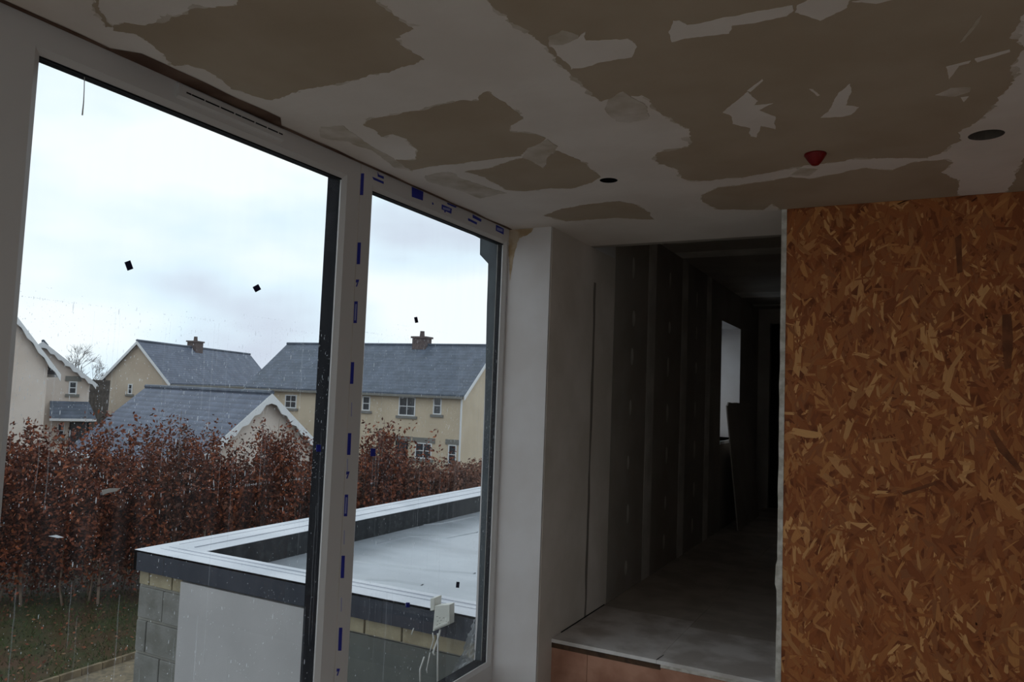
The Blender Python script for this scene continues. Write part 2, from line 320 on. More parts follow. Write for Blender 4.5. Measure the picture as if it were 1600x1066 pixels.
patch('plaster_patch', M_skim, [(1205,290),(1305,265),(1300,275),(1260,285),(1215,345)], 0.0020, 0.002, **A2)
patch('plaster_patch', M_skim, [(1330,255),(1480,215),(1480,225),(1340,270)], 0.0020, 0.002, **A2)
patch('plaster_patch', M_smear, [(1260,185),(1360,55),(1350,90),(1280,175)], 0.0020, 0.002, **A2)
patch('plaster_patch', M_skim, [(1265,425),(1300,420),(1280,445)], 0.0020, 0.002, **A2)
patch('plaster_patch', M_skim, [(1010,200),(1060,195),(1130,165),(1155,140),(1170,175),(1350,170),(1395,200),(1370,250),(1250,270),(1170,290),(1100,300),(1060,250)], 0.0022, 0.005, **A1)
patch('plaster_patch', M_smear, [(1005,160),(1060,130),(1140,150),(1130,185),(1050,205),(1010,200)], 0.0018, 0.004, **A1)
patch('plaster_patch', M_smear, [(1245,480),(1270,430),(1330,400),(1440,470),(1440,520),(1350,535),(1300,530)], 0.0024, 0.004, **A1)
patch('plaster_patch', M_smear, [(890,690),(910,650),(1000,610),(1040,640),(1000,690),(980,735),(940,710)], 0.0024, 0.004, **A1)
patch('plaster_patch', M_smear, [(520,765),(560,735),(640,740),(600,770)], 0.0022, 0.003, **A2)

# bare strip between window head and ceiling skim
strip = MB()
ys = np.linspace(0.2, YO, 60)
lo = [(XW+.001, y, H-.0012) for y in ys]; hi = [(XW+.02+.012*noise.noise(Vector((y*6, 1, 0)))+(.05 if 1.25 < y < 1.8 else 0), y, H-.0012) for y in ys]
strip.add(lo+hi, [(i, i+1, 60+i+1, 60+i) for i in range(59)])
strip.build('exposed_board', mat('brown_gap_strip', (112, 88, 74), 0.9, col2=(90, 66, 54), nscale=9), ceil)

RY0, RY1 = -2.6, 1.3; BX0, BX1 = -1.6, 0.9
# plain walls out of view that close the room
tag(MB().box(X1, X1+.1, Y0, RY0, 0, H).box(X1, X1+.1, RY1, YO, 0, H).box(X1, X1+.1, RY0, RY1, 0, .1).box(X1, X1+.1, RY0, RY1, 2.34, H).build('wall_right', M_wall), 'plain plastered wall opposite the tall windows', 'wall', kind='structure')
tag(MB().box(XW, BX0, Y0-.1, Y0, 0, H).box(BX1, X1, Y0-.1, Y0, 0, H).box(BX0, BX1, Y0-.1, Y0, 0, .1).box(BX0, BX1, Y0-.1, Y0, 2.34, H).build('wall_back', M_wall), 'plain plastered wall behind the viewpoint', 'wall', kind='structure')
tag(MB().box(XOUT, XW, Y0-.1, -2.6, -0.25, H+.1).box(XOUT, XW, 0.62, 0.93, -0.25, H+.1).box(XOUT, XW, -2.6, 0.62, -0.25, 0.07).box(XOUT, XW, 0.93, YO, -0.25, 0.07).build('wall_left', M_wall), 'plastered wall around the two tall windows', 'wall', kind='structure')

# corridor
cw = MB()
WZ0, WZ1, WY0, WY1 = 1.14, 2.33, 7.55, 8.5
cw.box(XOUT, XC, YO, WY0, -0.25, HC+.1).box(XOUT, XC, WY1, YE+.1, -0.25, HC+.1).box(XOUT, XC, WY0, WY1, -0.25, WZ0).box(XOUT, XC, WY0, WY1, WZ1, HC+.1)
cwo = cw.build('wall_corridor', M_wall); tag(cwo, 'pale corridor wall beginning at the white window return', 'wall', kind='structure')
# raw skim on the side face, then grey boards with joints and filler dots
mb = MB().box(XC, XC+.003, YO+.012, 4.47, ZS if False else 0, H+.0); mb.build('skim_coat', M_wallraw, cwo)
st = MB(); zz = np.linspace(ZS, 2.2, 40)
st.add([(XC+.0036, 4.13+.012*noise.noise(Vector((0, 2, z*5)))-(.012+.012*noise.noise(Vector((5, 2, z*4)))), z) for z in zz]+[(XC+.0036, 4.15+.012*noise.noise(Vector((0, 2, z*5)))+.015*noise.noise(Vector((3, 9, z*3))), z) for z in zz], [(i, i+1, 40+i+1, 40+i) for i in range(39)])
st.build('trowel_line', mat('damp_line', (128, 118, 108), 0.9), cwo)
ybs = [4.47, 5.25, 6.15, 7.0, 7.55]
for a, b in zip(ybs[:-1], ybs[1:]):
    MB().box(XC, XC+.004, a+.002, b-.002, ZS, HC).build('plasterboard_sheet', M_grey, cwo)
MB().box(XC, XC+.004, WY0, WY1, WZ1, HC).build('plasterboard_sheet', M_grey, cwo); MB().box(XC, XC+.004, WY0, WY1, ZS, WZ0-.03).build('plasterboard_sheet', M_grey, cwo)
MB().box(XC, XC+.004, WY1, YE, ZS, HC).build('plasterboard_sheet', M_grey, cwo)
for y in ybs[1:-1]: MB().box(XC+.004, XC+.0055, y-.09, y+.09, ZS, HC).build('joint_tape', M_joint, cwo)
dot = None
for y in (4.83, 5.7, 6.55):
    for k in range(7):
        z = 0.45+k*.33
        if dot is None:
            dm = MB().add([(0, .03*math.cos(t), .055*math.sin(t)) for t in np.linspace(0, 2*math.pi, 14)[:-1]], [tuple(range(13))]).mesh('filler_dab'); dm.materials.append(M_joint)
            dot = bpy.data.objects.new('filler_dab', dm); C.objects.link(dot); dot.parent = cwo; o = dot
        else: o = link_copy(dot, cwo)
        o.location = Vector((XC+.0052, y+random.uniform(-.02, .02), z+random.uniform(-.04, .04)))-WL[cwo.name]; o.scale = (1, random.uniform(.7, 1.1), random.uniform(.8, 1.5))
tag(MB().box(XO-.012, XO+.06, YO+.014, YE+.1, ZS-.4, HC+.1).build('wall_partition', M_grey), 'grey boarded far side of the dark corridor', 'wall', kind='structure')
tag(MB().box(XC, XO, YL+.0, YE+.1, HC, HC+.1).box(XC, XO, YL, YL+.06, H+.001, HC).box(XC, XO, YO+.02, YL, H+.06, H+.13).build('ceiling_corridor', M_grey), 'shadowed grey boarded ceiling of the corridor', 'ceiling', kind='structure')
cc = [o for o in bpy.data.objects if o.name == 'ceiling_corridor'][0]
for y, wd in ((5.9, .12), (8.3, .2), (9.2, .08)): MB().box(XC+.01, XO-.014, y-wd, y+wd, HC-.002, HC).build('joint_tape', M_joint, cc)
tag(MB().box(XC, -1.5, YE, YE+.1, ZS-.3, HC).box(-0.72, XO, YE, YE+.1, ZS-.3, HC).box(-1.5, -0.72, YE, YE+.1, 2.5, HC).build('wall_end', M_grey), 'dark end wall of the corridor with an open doorway', 'wall', kind='structure')
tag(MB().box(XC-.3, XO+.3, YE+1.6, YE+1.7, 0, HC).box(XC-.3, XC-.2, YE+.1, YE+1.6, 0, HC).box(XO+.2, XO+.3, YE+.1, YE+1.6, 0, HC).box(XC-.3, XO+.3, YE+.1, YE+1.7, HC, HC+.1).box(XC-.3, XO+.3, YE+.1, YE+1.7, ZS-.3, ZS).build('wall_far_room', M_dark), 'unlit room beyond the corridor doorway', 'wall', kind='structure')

# raised corridor floor and step
fc = empty('floor_corridor', (XC, YS, 0), 'raised dusty pale board floor of the corridor', 'floor', kind='structure')
XJ = -1.08
MB().box(XC, XJ-.0006, YS, 4.42, ZS-.018, ZS).build('floor_board', M_floorw, fc)
MB().box(XJ+.0006, XO-.013, YS+.0, 4.30, ZS-.018, ZS).build('floor_board', M_floorw, fc)
MB().box(XC, XJ-.0006, 4.421, 7.4, ZS-.018, ZS).build('floor_board', M_floor_shade, fc); MB().box(XJ+.0006, XO-.013, 4.301, 7.4, ZS-.018, ZS).build('floor_board', M_floor_shade, fc)
MB().box(XC, XO-.013, 7.403, YE+.1, ZS-.018, ZS).build('floor_board', M_floor_shade, fc)
MB().box(XC, XO-.013, YS+.05, YE+.1, 0, ZS-.018).build('floor_joists', M_dark, fc)
MB().prism([(XJ-.002, YS+.001, ZS), (XJ+.003, YS+.001, ZS), (XJ+.012, YS+.09, ZS), (XJ+.008, YS+.09, ZS)], [(XJ-.002, YS+.001, ZS+.0006), (XJ+.003, YS+.001, ZS+.0006), (XJ+.012, YS+.09, ZS+.0006), (XJ+.008, YS+.09, ZS+.0006)]).build('floor_crack', M_dark, fc)
# gap line at the wall foot
MB().box(XC+.002, XC+.007, YS+.12, 4.44, ZS, ZS+.004).build('wall_gap', M_dark, fc)
MB().box(XC, XJ+.02, YS+.004, YS+.02, ZS-.045, ZS-.018).build('board_edge', M_riser_edge, fc)
MB().box(XJ+.02, XO-.013, YS+.004, YS+.02, ZS-.034, ZS-.018).build('board_edge', M_trimw, fc)
MB().box(XC, XC+.20, YS+.008, YS+.03, 0, ZS-.045).build('riser_board', M_riser, fc)
MB().box(XC+.203, XJ+.02, YS+.006, YS+.03, 0, ZS-.045).build('riser_board', M_riser, fc)
MB().box(XJ+.023, XO-.013, YS-.004, YS+.03, 0, ZS-.034).build('riser_board', M_riser, fc)

# ------------------------------------------------------------------ strand board panel wall
osb = empty('wall_front', ((XO+X1)/2, YO+.006, 0), 'orange brown strand board sheet closing the opening beside the corridor', 'wall', kind='structure')
MB().box(XO, X1, YO, YO+.012, 0, H).build('board_core', M_osb, osb)
def flakes(n, x0, x1, z0, z1, y):
    cx = rng.uniform(x0, x1, n); cz = rng.uniform(z0, z1, n); big = rng.random(n)
    L = np.where(big < .35, rng.uniform(.07, .15, n), rng.uniform(.025, .08, n)); Wd = np.where(big < .35, rng.uniform(.012, .036, n), rng.uniform(.004, .014, n))
    th = np.where(rng.random(n) < .7, rng.normal(math.pi/2, .5, n), rng.uniform(0, math.pi, n))
    ct, s_ = np.cos(th), np.sin(th); yy = y-np.where(big < .35, rng.uniform(.0001, .0010, n), rng.uniform(.0003, .0014, n))
    pu = np.array([-.5, -.25, .1, .45, .5, .34, .5, .05, -.3, -.44]); pv = np.array([-.38, -.5, -.46, -.5, -.2, .05, .42, .5, .46, .1])
    V = np.zeros((n, 10, 3)); UV = np.zeros((n, 10, 2))
    for k in range(10):
        a = (pu[k]+rng.uniform(-.06, .06, n))*L; b = (pv[k]+rng.uniform(-.14, .14, n))*Wd
        V[:, k, 0] = np.clip(cx+a*ct-b*s_, x0-.0, x1); V[:, k, 2] = np.clip(cz+a*s_+b*ct, z0, z1); V[:, k, 1] = yy
        UV[:, k, 0] = a+cx*3; UV[:, k, 1] = b+cz*3
    return V, UV
def poly_mesh(name, V, m, parent, UV=None, **tags):
    n, k, _ = V.shape; off = np.array(WL[parent.name]) if parent is not None else V.reshape(-1, 3).mean(0)
    me = bpy.data.meshes.new(name); me.vertices.add(n*k); me.vertices.foreach_set('co', (V-off).reshape(-1).astype(np.float32))
    me.loops.add(n*k); me.loops.foreach_set('vertex_index', np.arange(n*k, dtype=np.int32))
    me.polygons.add(n); me.polygons.foreach_set('loop_start', np.arange(0, n*k, k, dtype=np.int32))
    if UV is not None:
        l = me.uv_layers.new(name='UVMap'); l.data.foreach_set('uv', UV.reshape(-1).astype(np.float32))
    me.update(calc_edges=True); me.validate(); me.materials.append(m)
    o = bpy.data.objects.new(name, me); C.objects.link(o)
    if parent is not None: o.parent = parent
    else: o.location = off
    WL[o.name] = Vector(off); return tag(o, **tags)
V, UV = flakes(6500, XO, .95, 0.02, H-.002, YO)
poly_mesh('wood_strands', V, M_flake, osb, UV, kind='stuff')
V, UV = flakes(3000, .95, X1-.01, 0.02, H-.002, YO)
poly_mesh('wood_strands', V, M_flake, osb, UV, kind='stuff')
M_sdark = mat('dark_strand', (122, 72, 42), .8, col2=(100, 58, 34), nscale=20)
for px_ in ([(1566,492),(1580,490),(1583,530),(1580,575),(1570,578),(1566,540)], [(1545,672),(1552,672),(1598,735),(1594,740),(1560,705)], [(1408,770),(1462,752),(1464,757),(1412,774)], [(1492,372),(1502,365),(1504,425),(1496,428)]):
    c_ = [on(u, v, 1, YO-.0017) for u, v in px_]; MB().add([tuple(p) for p in c_], [tuple(range(len(c_)))]).build('dark_strand', M_sdark, osb)
# pale raw plasterboard edge beside the panel
tb = MB(); zz = np.linspace(ZS-.2, H-.002, 90)
L0 = [XO-.021-.004*noise.noise(Vector((1, 1, z*9)))-(.007 if abs(z-.78) < .05 else 0) for z in zz]
tb.add([(x, YO-.003, z) for x, z in zip(L0, zz)]+[(XO+.001, YO-.003, z) for z in zz]+[(x, YO+.012, z) for x, z in zip(L0, zz)]+[(XO+.001, YO-.0005, z) for z in zz],
       [(i, 90+i, 90+i+1, i+1) for i in range(89)]+[(180+i, i, i+1, 180+i+1) for i in range(89)]+[(90+i, 270+i, 270+i+1, 90+i+1) for i in range(89)])
tag(tb.build('trim_1', M_trimw), 'thin pale plasterboard edge between corridor and strand board', 'trim', kind='structure')

# white return beside window with brown stain at top
ret = MB().box(XW-.06, XC+.0005, YO-.004, YO+.002, 0, H).build('wall_return', M_wall); tag(ret, 'narrow white plastered return beside the second window', 'wall', kind='structure')
sm = MB(); pts = [on(u, v, 1, YO-.0048) for u, v in [(795,356),(836,354),(832,362),(822,368),(812,372),(808,380),(804,395),(800,420),(797,440),(795,400)]]
pl = ragged([Vector((p.x, p.z)) for p in pts], .006, .008, 50); sm.add([(p.x, YO-.0048, min(p.y, H-.001)) for p in pl], [tuple(range(len(pl)))])
sm.build('brown_stain', M_stain, ret)

# ------------------------------------------------------------------ tall windows
XG, XF0, XF1 = -1.904, XW, -1.966
def window(name, label, ya, yb, ga, gb, za=0.07, zb=H-.001, xr=None):
    W_ = empty(name, (XF0, (ya+yb)/2, za), label, 'window', kind='structure')
    f = XF0; bd = .018                        # sloping glazing bead
    def member(nm, ring_lo, ring_hi, m): MB().prism(ring_lo, ring_hi).build(nm, m, W_)
    # profile in (across, x): face then bead down to the glass
    MB().box(XG-.002, f, ya, ga-bd, za, zb).build('jamb', M_pvc, W_); MB().box(XG-.002, f, gb+bd, yb, za, zb).build('jamb', M_pvc, W_)
    MB().box(XG-.002, f, ga-bd, gb+bd, ZT+bd, zb).build('head_rail', M_pvc, W_); MB().box(XG-.002, f, ga-bd, gb+bd, za, ZB-bd).build('bottom_rail', M_pvc, W_)
    for yg, sg in ((ga, 1), (gb, -1)):
        pr = [(yg-sg*bd, f-.0004, bd), (yg, XG+.004, 0), (yg, XG-.002, 0), (yg-sg*bd, XG-.002, bd)]
        member('glazing_bead', [(x, y, ZB-d) for y, x, d in pr], [(x, y, ZT+d) for y, x, d in pr], M_pvc)
    for zg, sg in ((ZT, -1), (ZB, 1)):
        pr = [(zg-sg*bd, f-.0004, bd), (zg, XG+.004, 0), (zg, XG-.002, 0), (zg-sg*bd, XG-.002, bd)]
        member('glazing_bead', [(x, ga-d, z) for z, x, d in pr], [(x, gb+d, z) for z, x, d in pr], M_pvc)
    g = MB().box(XG-.0005, XG+.0005, ga-.004, gb+.004, ZB-.004, ZT+.004).build('pane', M_glass, W_)
    of = MB().box(XF1, XG-.003, ya, ga+.001, za, zb).box(XF1 if xr is None else xr, XG-.003, gb-.001, yb, za, zb).box(XF1+.028, XG-.003, ga, gb, ZT-.001, zb).box(XF1, XG-.003, ga, gb, za, ZB+.001)
    of.build('outer_frame', M_anth, W_, label='anthracite outer face of the frame')
    MB().box(XG-.002, XG+.005, ga-.0005, gb+.0005, ZT-.0045, ZT+.0005).build('gasket', M_gasket, W_)
    return W_, g
win1, pane1 = window('window_1', 'tall white framed window with a slotted vent in its head', 0.93, 2.268, Y1, Y2)
win2, pane2 = window('window_2', 'narrower white framed window with blue printed film on its frame', 2.269, YO-.005, Y3, Y4, xr=-1.932)
window('added_window_4', 'added unseen white framed window along the same wall for more daylight', -2.6, 0.62, -2.51, 0.53)  # unseen window added to raise the indoor light
MB().box(XF0-.002, XF0+.0006, 2.2665, 2.2700, .07, H-.002).build('cover_joint', M_joint, win2)

# unseen glazed doors added in the opposite wall to brighten the room
gd = empty('added_window_5', (X1+.05, (RY0+RY1)/2, .1), 'added unseen glazed doors opposite the tall windows for more daylight', 'window', kind='structure')
gys = np.linspace(RY0, RY1, 5)
for y in gys: MB().box(X1+.02, X1+.08, max(y-.05, RY0), min(y+.05, RY1), .1, 2.34).build('added_stile', M_pvc, gd)
for a, b in zip(gys[:-1], gys[1:]):
    MB().box(X1+.02, X1+.08, a+.05, b-.05, .1, .2).build('bottom_rail', M_pvc, gd); MB().box(X1+.02, X1+.08, a+.05, b-.05, 2.26, 2.34).build('head_rail', M_pvc, gd)
    MB().box(X1+.048, X1+.050, a+.05, b-.05, .2, 2.26).build('pane', M_glass, gd)

gb = empty('added_window_6', ((BX0+BX1)/2, Y0-.05, .1), 'added unseen glazed window behind the viewpoint for more daylight', 'window', kind='structure')  # unseen back window added to light the corridor and panel wall
gxs = np.linspace(BX0, BX1, 4)
for x in gxs: MB().box(max(x-.05, BX0), min(x+.05, BX1), Y0-.08, Y0-.02, .1, 2.34).build('added_stile', M_pvc, gb)
for a, b in zip(gxs[:-1], gxs[1:]):
    MB().box(a+.05, b-.05, Y0-.08, Y0-.02, .1, .2).build('bottom_rail', M_pvc, gb); MB().box(a+.05, b-.05, Y0-.08, Y0-.02, 2.26, 2.34).build('head_rail', M_pvc, gb)
    MB().box(a+.05, b-.05, Y0-.051, Y0-.049, .2, 2.26).build('pane', M_glass, gb)
tag(MB().box(X1+.1, X1+4, Y0-4.5, YO+1, -.25, -.06).box(XOUT, X1+.1, Y0-4.5, Y0-.1, -.25, -.06).box(-7.5, XOUT, Y0-4.5, .55, -.25, -.06).build('added_terrace', mat('bounce_paving', (206, 202, 194), .8)), 'added pale paving outside the unseen windows that bounces daylight in', 'added_terrace', kind='structure')  # unseen pale surface added outside to bounce daylight onto the ceiling

# trickle vent on the head of window 1
a, b = on(275, 141, 0, XF0), on(441, 212, 0, XF0); vy0, vy1 = a.y, b.y; vz = 2.372
tv = MB().prism([(XF0, vy0, vz-.022), (XF0+.013, vy0, vz-.016), (XF0+.013, vy0, vz+.018), (XF0, vy0, vz+.022)], [(XF0, vy1, vz-.022), (XF0+.013, vy1, vz-.016), (XF0+.013, vy1, vz+.018), (XF0, vy1, vz+.022)]).build('trickle_vent', M_pvc, win1)
L = vy1-vy0; q0 = vy0+L*.06; segs = [.05, .13, .15, .15, .07, .15, .14, .13, .05]; q = q0
slot = None
for i, sg in enumerate(segs):
    MB().box(XF0+.0125, XF0+.0137, q, q+L*.9*sg*.9, vz-.0015, vz+.0030).build('vent_slot', M_gasket, tv); q += L*.9*sg

# blue print on protective film
def pq(px, x, m, name, parent, t=.0006):
    pts = [on(u, v, 0, x) for u, v in px]
    return MB().prism([(x, p.y, p.z) for p in pts], [(x+t, p.y, p.z) for p in pts]).build(name, m, parent)
def bar(u, v, hw, hh, parent, lean=-.045, outline=False, m=None):
    px = [(u-hw+lean*hh*0-lean*hh, v-hh), (u+hw-lean*hh, v-hh), (u+hw+lean*hh, v+hh), (u-hw+lean*hh, v+hh)]
    o = pq(px, XF0, m or M_blue, 'film_mark', parent)
    if outline: pq([(u-hw*.45-lean*hh, v-hh*.75), (u+hw*.45-lean*hh, v-hh*.75), (u+hw*.45+lean*hh, v+hh*.75), (u-hw*.45+lean*hh, v+hh*.75)], XF0+.0006, M_bluelight, 'film_lettering', o, .0003)
for (u, v, hh, ol) in [(565.5,288,17,0),(560.5,396,17,0),(555.5,488,17,1),(550,583,17,0),(545.5,694,17,0),(540.5,790,17,1),(535.5,886,17.5,0),(531.5,999,18,0)]:
    bar(u, v, 2.6, hh, win2, outline=bool(ol))
for (u, v) in [(558.5,442),(543.5,742),(528.5,1050)]:
    pq([(u-2.4,v-5),(u+2.6,v-5),(u+1.6,v-1),(u-2.6,v+0)], XF0, M_blue, 'film_mark', win2); pq([(u-.6,v-0),(u+1.4,v-1),(u-.8,v+6),(u-2.6,v+6)], XF0, M_blue, 'film_mark', win2)
for (u, v) in [(549.5,640),(543,728),(538,840),(533.5,945)]:
    pq([(u-.5,v-11),(u+.5,v-11),(u,v+11),(u-1,v+11)], XF0, M_bluelight, 'film_mark', win2)
def hm(x0, y0, x1, y1, x2, y2, x3, y3, outline=False):
    k = .14375; c = [(570+x*k, 250+y*k) for x, y in ((x0,y0),(x1,y1),(x2,y2),(x3,y3))]
    o = pq(c, XF0, M_blue, 'film_mark', win2)
    if outline:
        cx = sum(p[0] for p in c)/4; cy = sum(p[1] for p in c)/4
        pq([(cx+(a-cx)*.72, cy+(b-cy)*.45) for a, b in c], XF0+.0006, M_bluelight, 'film_lettering', o, .0003)
hm(80,182,205,236,205,262,95,214); hm(140,128,152,160,152,185,140,180); hm(152,160,206,180,206,208,152,186)
hm(510,292,636,346,630,442,510,400); hm(836,482,945,530,940,586,834,536, True); hm(892,462,1000,508,985,520,900,482)
hm(1122,632,1220,680,1216,704,1122,658); hm(1172,592,1268,648,1262,674,1172,628); hm(1426,704,1510,748,1508,812,1424,768, True)
for (u, v) in [(793.2,475),(791,553),(788.3,622),(785.8,694),(783.4,771),(780.8,840),(777,909),(773.2,992)]:
    bar(u, v, 1.9, 12, win2, lean=-.03)
for (u, v) in [(676, 318), (695, 330)]: pq([(u-1,v-2),(u+1,v-1),(u+1.5,v+2),(u-.5,v+2)], XF0, M_blue, 'film_mark', win2)
# dark pads stuck on the glass
def pad(u, v, hw, hh, ang, parent, m=M_pad):
    ca, sa = math.cos(ang), math.sin(ang)
    return pq([(u+x*ca-y*sa, v+x*sa+y*ca) for x, y in ((-hw,-hh),(hw,-hh),(hw,hh),(-hw,hh))], XG+.0008, m, 'spacer_pad', parent, .002)
pad(201, 415, 4.6, 7, -.35, pane1); pad(401, 450.5, 4.8, 4.6, -.5, pane1); pad(497.5, 700.5, 3.2, 5.5, 0, pane1, M_blue)
pad(650, 500, 2.3, 4.5, -.2, pane2); pad(582.5, 707, 3.6, 6, 0, pane2, M_blue); pad(715, 914, 2.3, 4.6, .1, pane2); pad(637, 945.5, 2.8, 3.8, 0, pane2, M_blue)
pq([(159,766),(172,763),(188,763),(182,768),(170,770),(160,774)], XG+.0008, M_smudge, 'paint_smudge', pane1, .0005)
pq([(75,838),(88,836),(100,840),(90,841)], XG+.0008, M_speck, 'paint_smudge', pane1, .0005)
t0 = [on(u, v, 0, XG-.003) for u, v in ((132, 118), (131.5, 140), (130.5, 160), (128.5, 180))]
MB().tube(t0, [.0011, .0011, .0014, .002], 5).build('hanging_thread', M_joint, pane1)
# dried rain on the outside of both panes
def rain(parent, ya, yb, n, nst, za, zb, seed):
    r = np.random.default_rng(seed); cl = r.uniform(0, 1, (26, 2)); ci = r.integers(0, 26, n)
    spread = r.random(n) < .55
    y = np.where(spread, r.uniform(ya, yb, n), np.clip(ya+(yb-ya)*cl[ci, 0]+r.normal(0, .05, n), ya, yb)); z = np.where(spread, r.uniform(za, zb, n), np.clip(za+(zb-za)*cl[ci, 1]+r.normal(0, .12, n), za, zb))
    s = r.uniform(.0005, .0012, n)*np.where(r.random(n) < .1, 1.7, 1); el = np.where(r.random(n) < .2, r.uniform(2, 6, n), r.uniform(.8, 1.6, n))
    V = np.zeros((n, 6, 3)); V[:, :, 0] = XG-.0012
    for k in range(6):
        t = 2*math.pi*k/6; V[:, k, 1] = y+s*math.cos(t); V[:, k, 2] = z+s*el*math.sin(t)
    poly_mesh('rain_specks', V, M_speck, parent, kind='stuff')
    mb = MB()
    for i in range(nst):
        yy = r.uniform(ya, yb); zt = r.uniform(za+.5, zb); ln = r.uniform(.1, .6); wd = r.uniform(.0006, .0018); k = 8
        pts = [(yy+.004*noise.noise(Vector((yy*50, j*.7, seed))), zt-ln*j/k) for j in range(k+1)]
        mb.add([(XG-.0016, a-wd, b) for a, b in pts]+[(XG-.0016, a+wd*(1 if j < k else .2), b) for j, (a, b) in enumerate(pts)], [(j, j+1, k+1+j+1, k+1+j) for j in range(k)])
    mb.build('rain_streaks', M_streak, parent, kind='stuff')
rain(pane1, Y1, Y2, 2200, 26, .16, 1.75, 3); rain(pane2, Y3, Y4, 2000, 30, .17, 1.8, 4); rain(pane1, Y1, Y2, 1900, 10, 1.2, 1.72, 5); rain(pane2, Y3, Y4, 1500, 10, 1.15, 1.75, 6)

# corridor window
cwin = empty('window_3', (XC-.2, (WY0+WY1)/2, WZ0), 'small bright window recess far down the dark corridor', 'window', kind='structure')
MB().box(XOUT+.02, XC+.012, WY0, WY1, WZ0-.03, WZ0).build('window_board', M_white, cwin)
MB().box(XOUT+.0, XC+.003, WY1-.004, WY1, WZ0, WZ1).build('reveal_lining', M_wall, cwin)
MB().box(XOUT, XC+.003, WY0, WY0+.004, WZ0, WZ1).build('reveal_lining', M_wall, cwin)
fr = MB(); xa, xb = XOUT+.0, XOUT+.06
fr.box(xa, xb, WY0+.004, WY0+.06, WZ0, WZ1).box(xa, xb, WY1-.06, WY1-.004, WZ0, WZ1).box(xa, xb, WY0+.06, WY1-.06, WZ0, WZ0+.06).box(xa, xb, WY0+.06, WY1-.06, WZ1-.06, WZ1)
fr.build('frame', M_pvc, cwin); MB().box(xa+.028, xa+.03, WY0+.05, WY1-.05, WZ0+.05, WZ1-.05).build('pane', M_glass, cwin)

# board leaning in the corridor
bp = [(XC+.012, XC+.17)]
lb = MB(); zt, y0_, y1_ = 1.52, 7.72, 8.9
k = 30; yy = np.linspace(y0_, y1_, k); top = [zt+.012*noise.noise(Vector((y*22, 3, 1)))+(-.03 if y < y0_+.06 else 0) for y in yy]
xt, xbm, th = XC+.02, XC+.15, .0125
lb.add([(xbm, y, ZS) for y in yy]+[(xt, y, z) for y, z in zip(yy, top)]+[(xbm+th, y, ZS) for y in yy]+[(xt+th, y, z) for y, z in zip(yy, top)],
       [(i, i+1, k+i+1, k+i) for i in range(k-1)]+[(2*k+i, 3*k+i, 3*k+i+1, 2*k+i+1) for i in range(k-1)]+[(k+i, k+i+1, 3*k+i+1, 3*k+i) for i in range(k-1)]+[(i, 2*k+i, 2*k+i+1, i+1) for i in range(k-1)]+[(0, k, 3*k, 2*k), (k-1, 3*k-1, 4*k-1, 2*k-1)])
tag(lb.build('leaning_board', M_grey), 'grey plasterboard offcut leaning below the corridor window', 'board')

# red cap under ceiling
rc = on(1274, 240, 2, H)
rcp = empty('red_ceiling_cap', (rc.x, rc.y, H), 'small red plastic cap fixed to the patchy ceiling', 'cap')
MB().lathe((rc.x, rc.y), [(.001, H-.001), (.036, H-.001), (.037, H-.006), (.034, H-.010)], 20).build('rim', M_red, rcp, smooth=True)
MB().lathe((rc.x, rc.y), [(.034, H-.009), (.028, H-.020), (.020, H-.032), (.013, H-.040), (.009, H-.042), (.001, H-.041)], 20).build('body', M_red, rcp, smooth=True)

# ------------------------------------------------------------------ outside: ragged membrane at window edge, film
mp_ = MB(); px = [(726,352),(730,360),(739,367),(750,373),(750,398),(756,405),(763,412),(762,432),(761,480),(757,640),(752,800),(746,970),(742,1040)]
L_ = [on(u, v, 1, 3.492) for u, v in px]; n = len(L_)
mp_.add([(p.x+.0015*math.sin(i*3), 3.492, p.z) for i, p in enumerate(L_)]+[(-1.934, 3.492, p.z) for p in L_]+[(p.x, 3.504, p.z) for p in L_], [(i, i+1, n+i+1, n+i) for i in range(n-1)]+[(2*n+i, 2*n+i+1, i+1, i) for i in range(n-1)])
tag(mp_.build('torn_membrane', M_membrane), 'torn grey weather membrane outside the second window', 'membrane')
MB_l = MB().box(-1.9365, -1.9322, 3.470, 3.4915, .1, 2.33).build('sealant_line', M_trimw, win2)
# crumpled clear film in the lower outer corner
ck = 26; V = []; 
for i in range(ck):
    for j in range(ck):
        s, t = i/(ck-1), j/(ck-1)
        y = 3.475-.26*(1-s)*(1-.55*t); z = .10+.26*t*(.35+.65*s)
        V.append((-1.985+.022*noise.noise(Vector((s*9, t*9, 1)))-.012*noise.noise(Vector((s*21, t*21, 4))), y, z+.01*noise.noise(Vector((s*6, t*6, 8)))))
fm = MB().add(V, [(i*ck+j, (i+1)*ck+j, (i+1)*ck+j+1, i*ck+j+1) for i in range(ck-1) for j in range(ck-1)])
tag(fm.build('crumpled_film', M_film), 'crumpled clear plastic film in the lower corner of the second window', 'film')

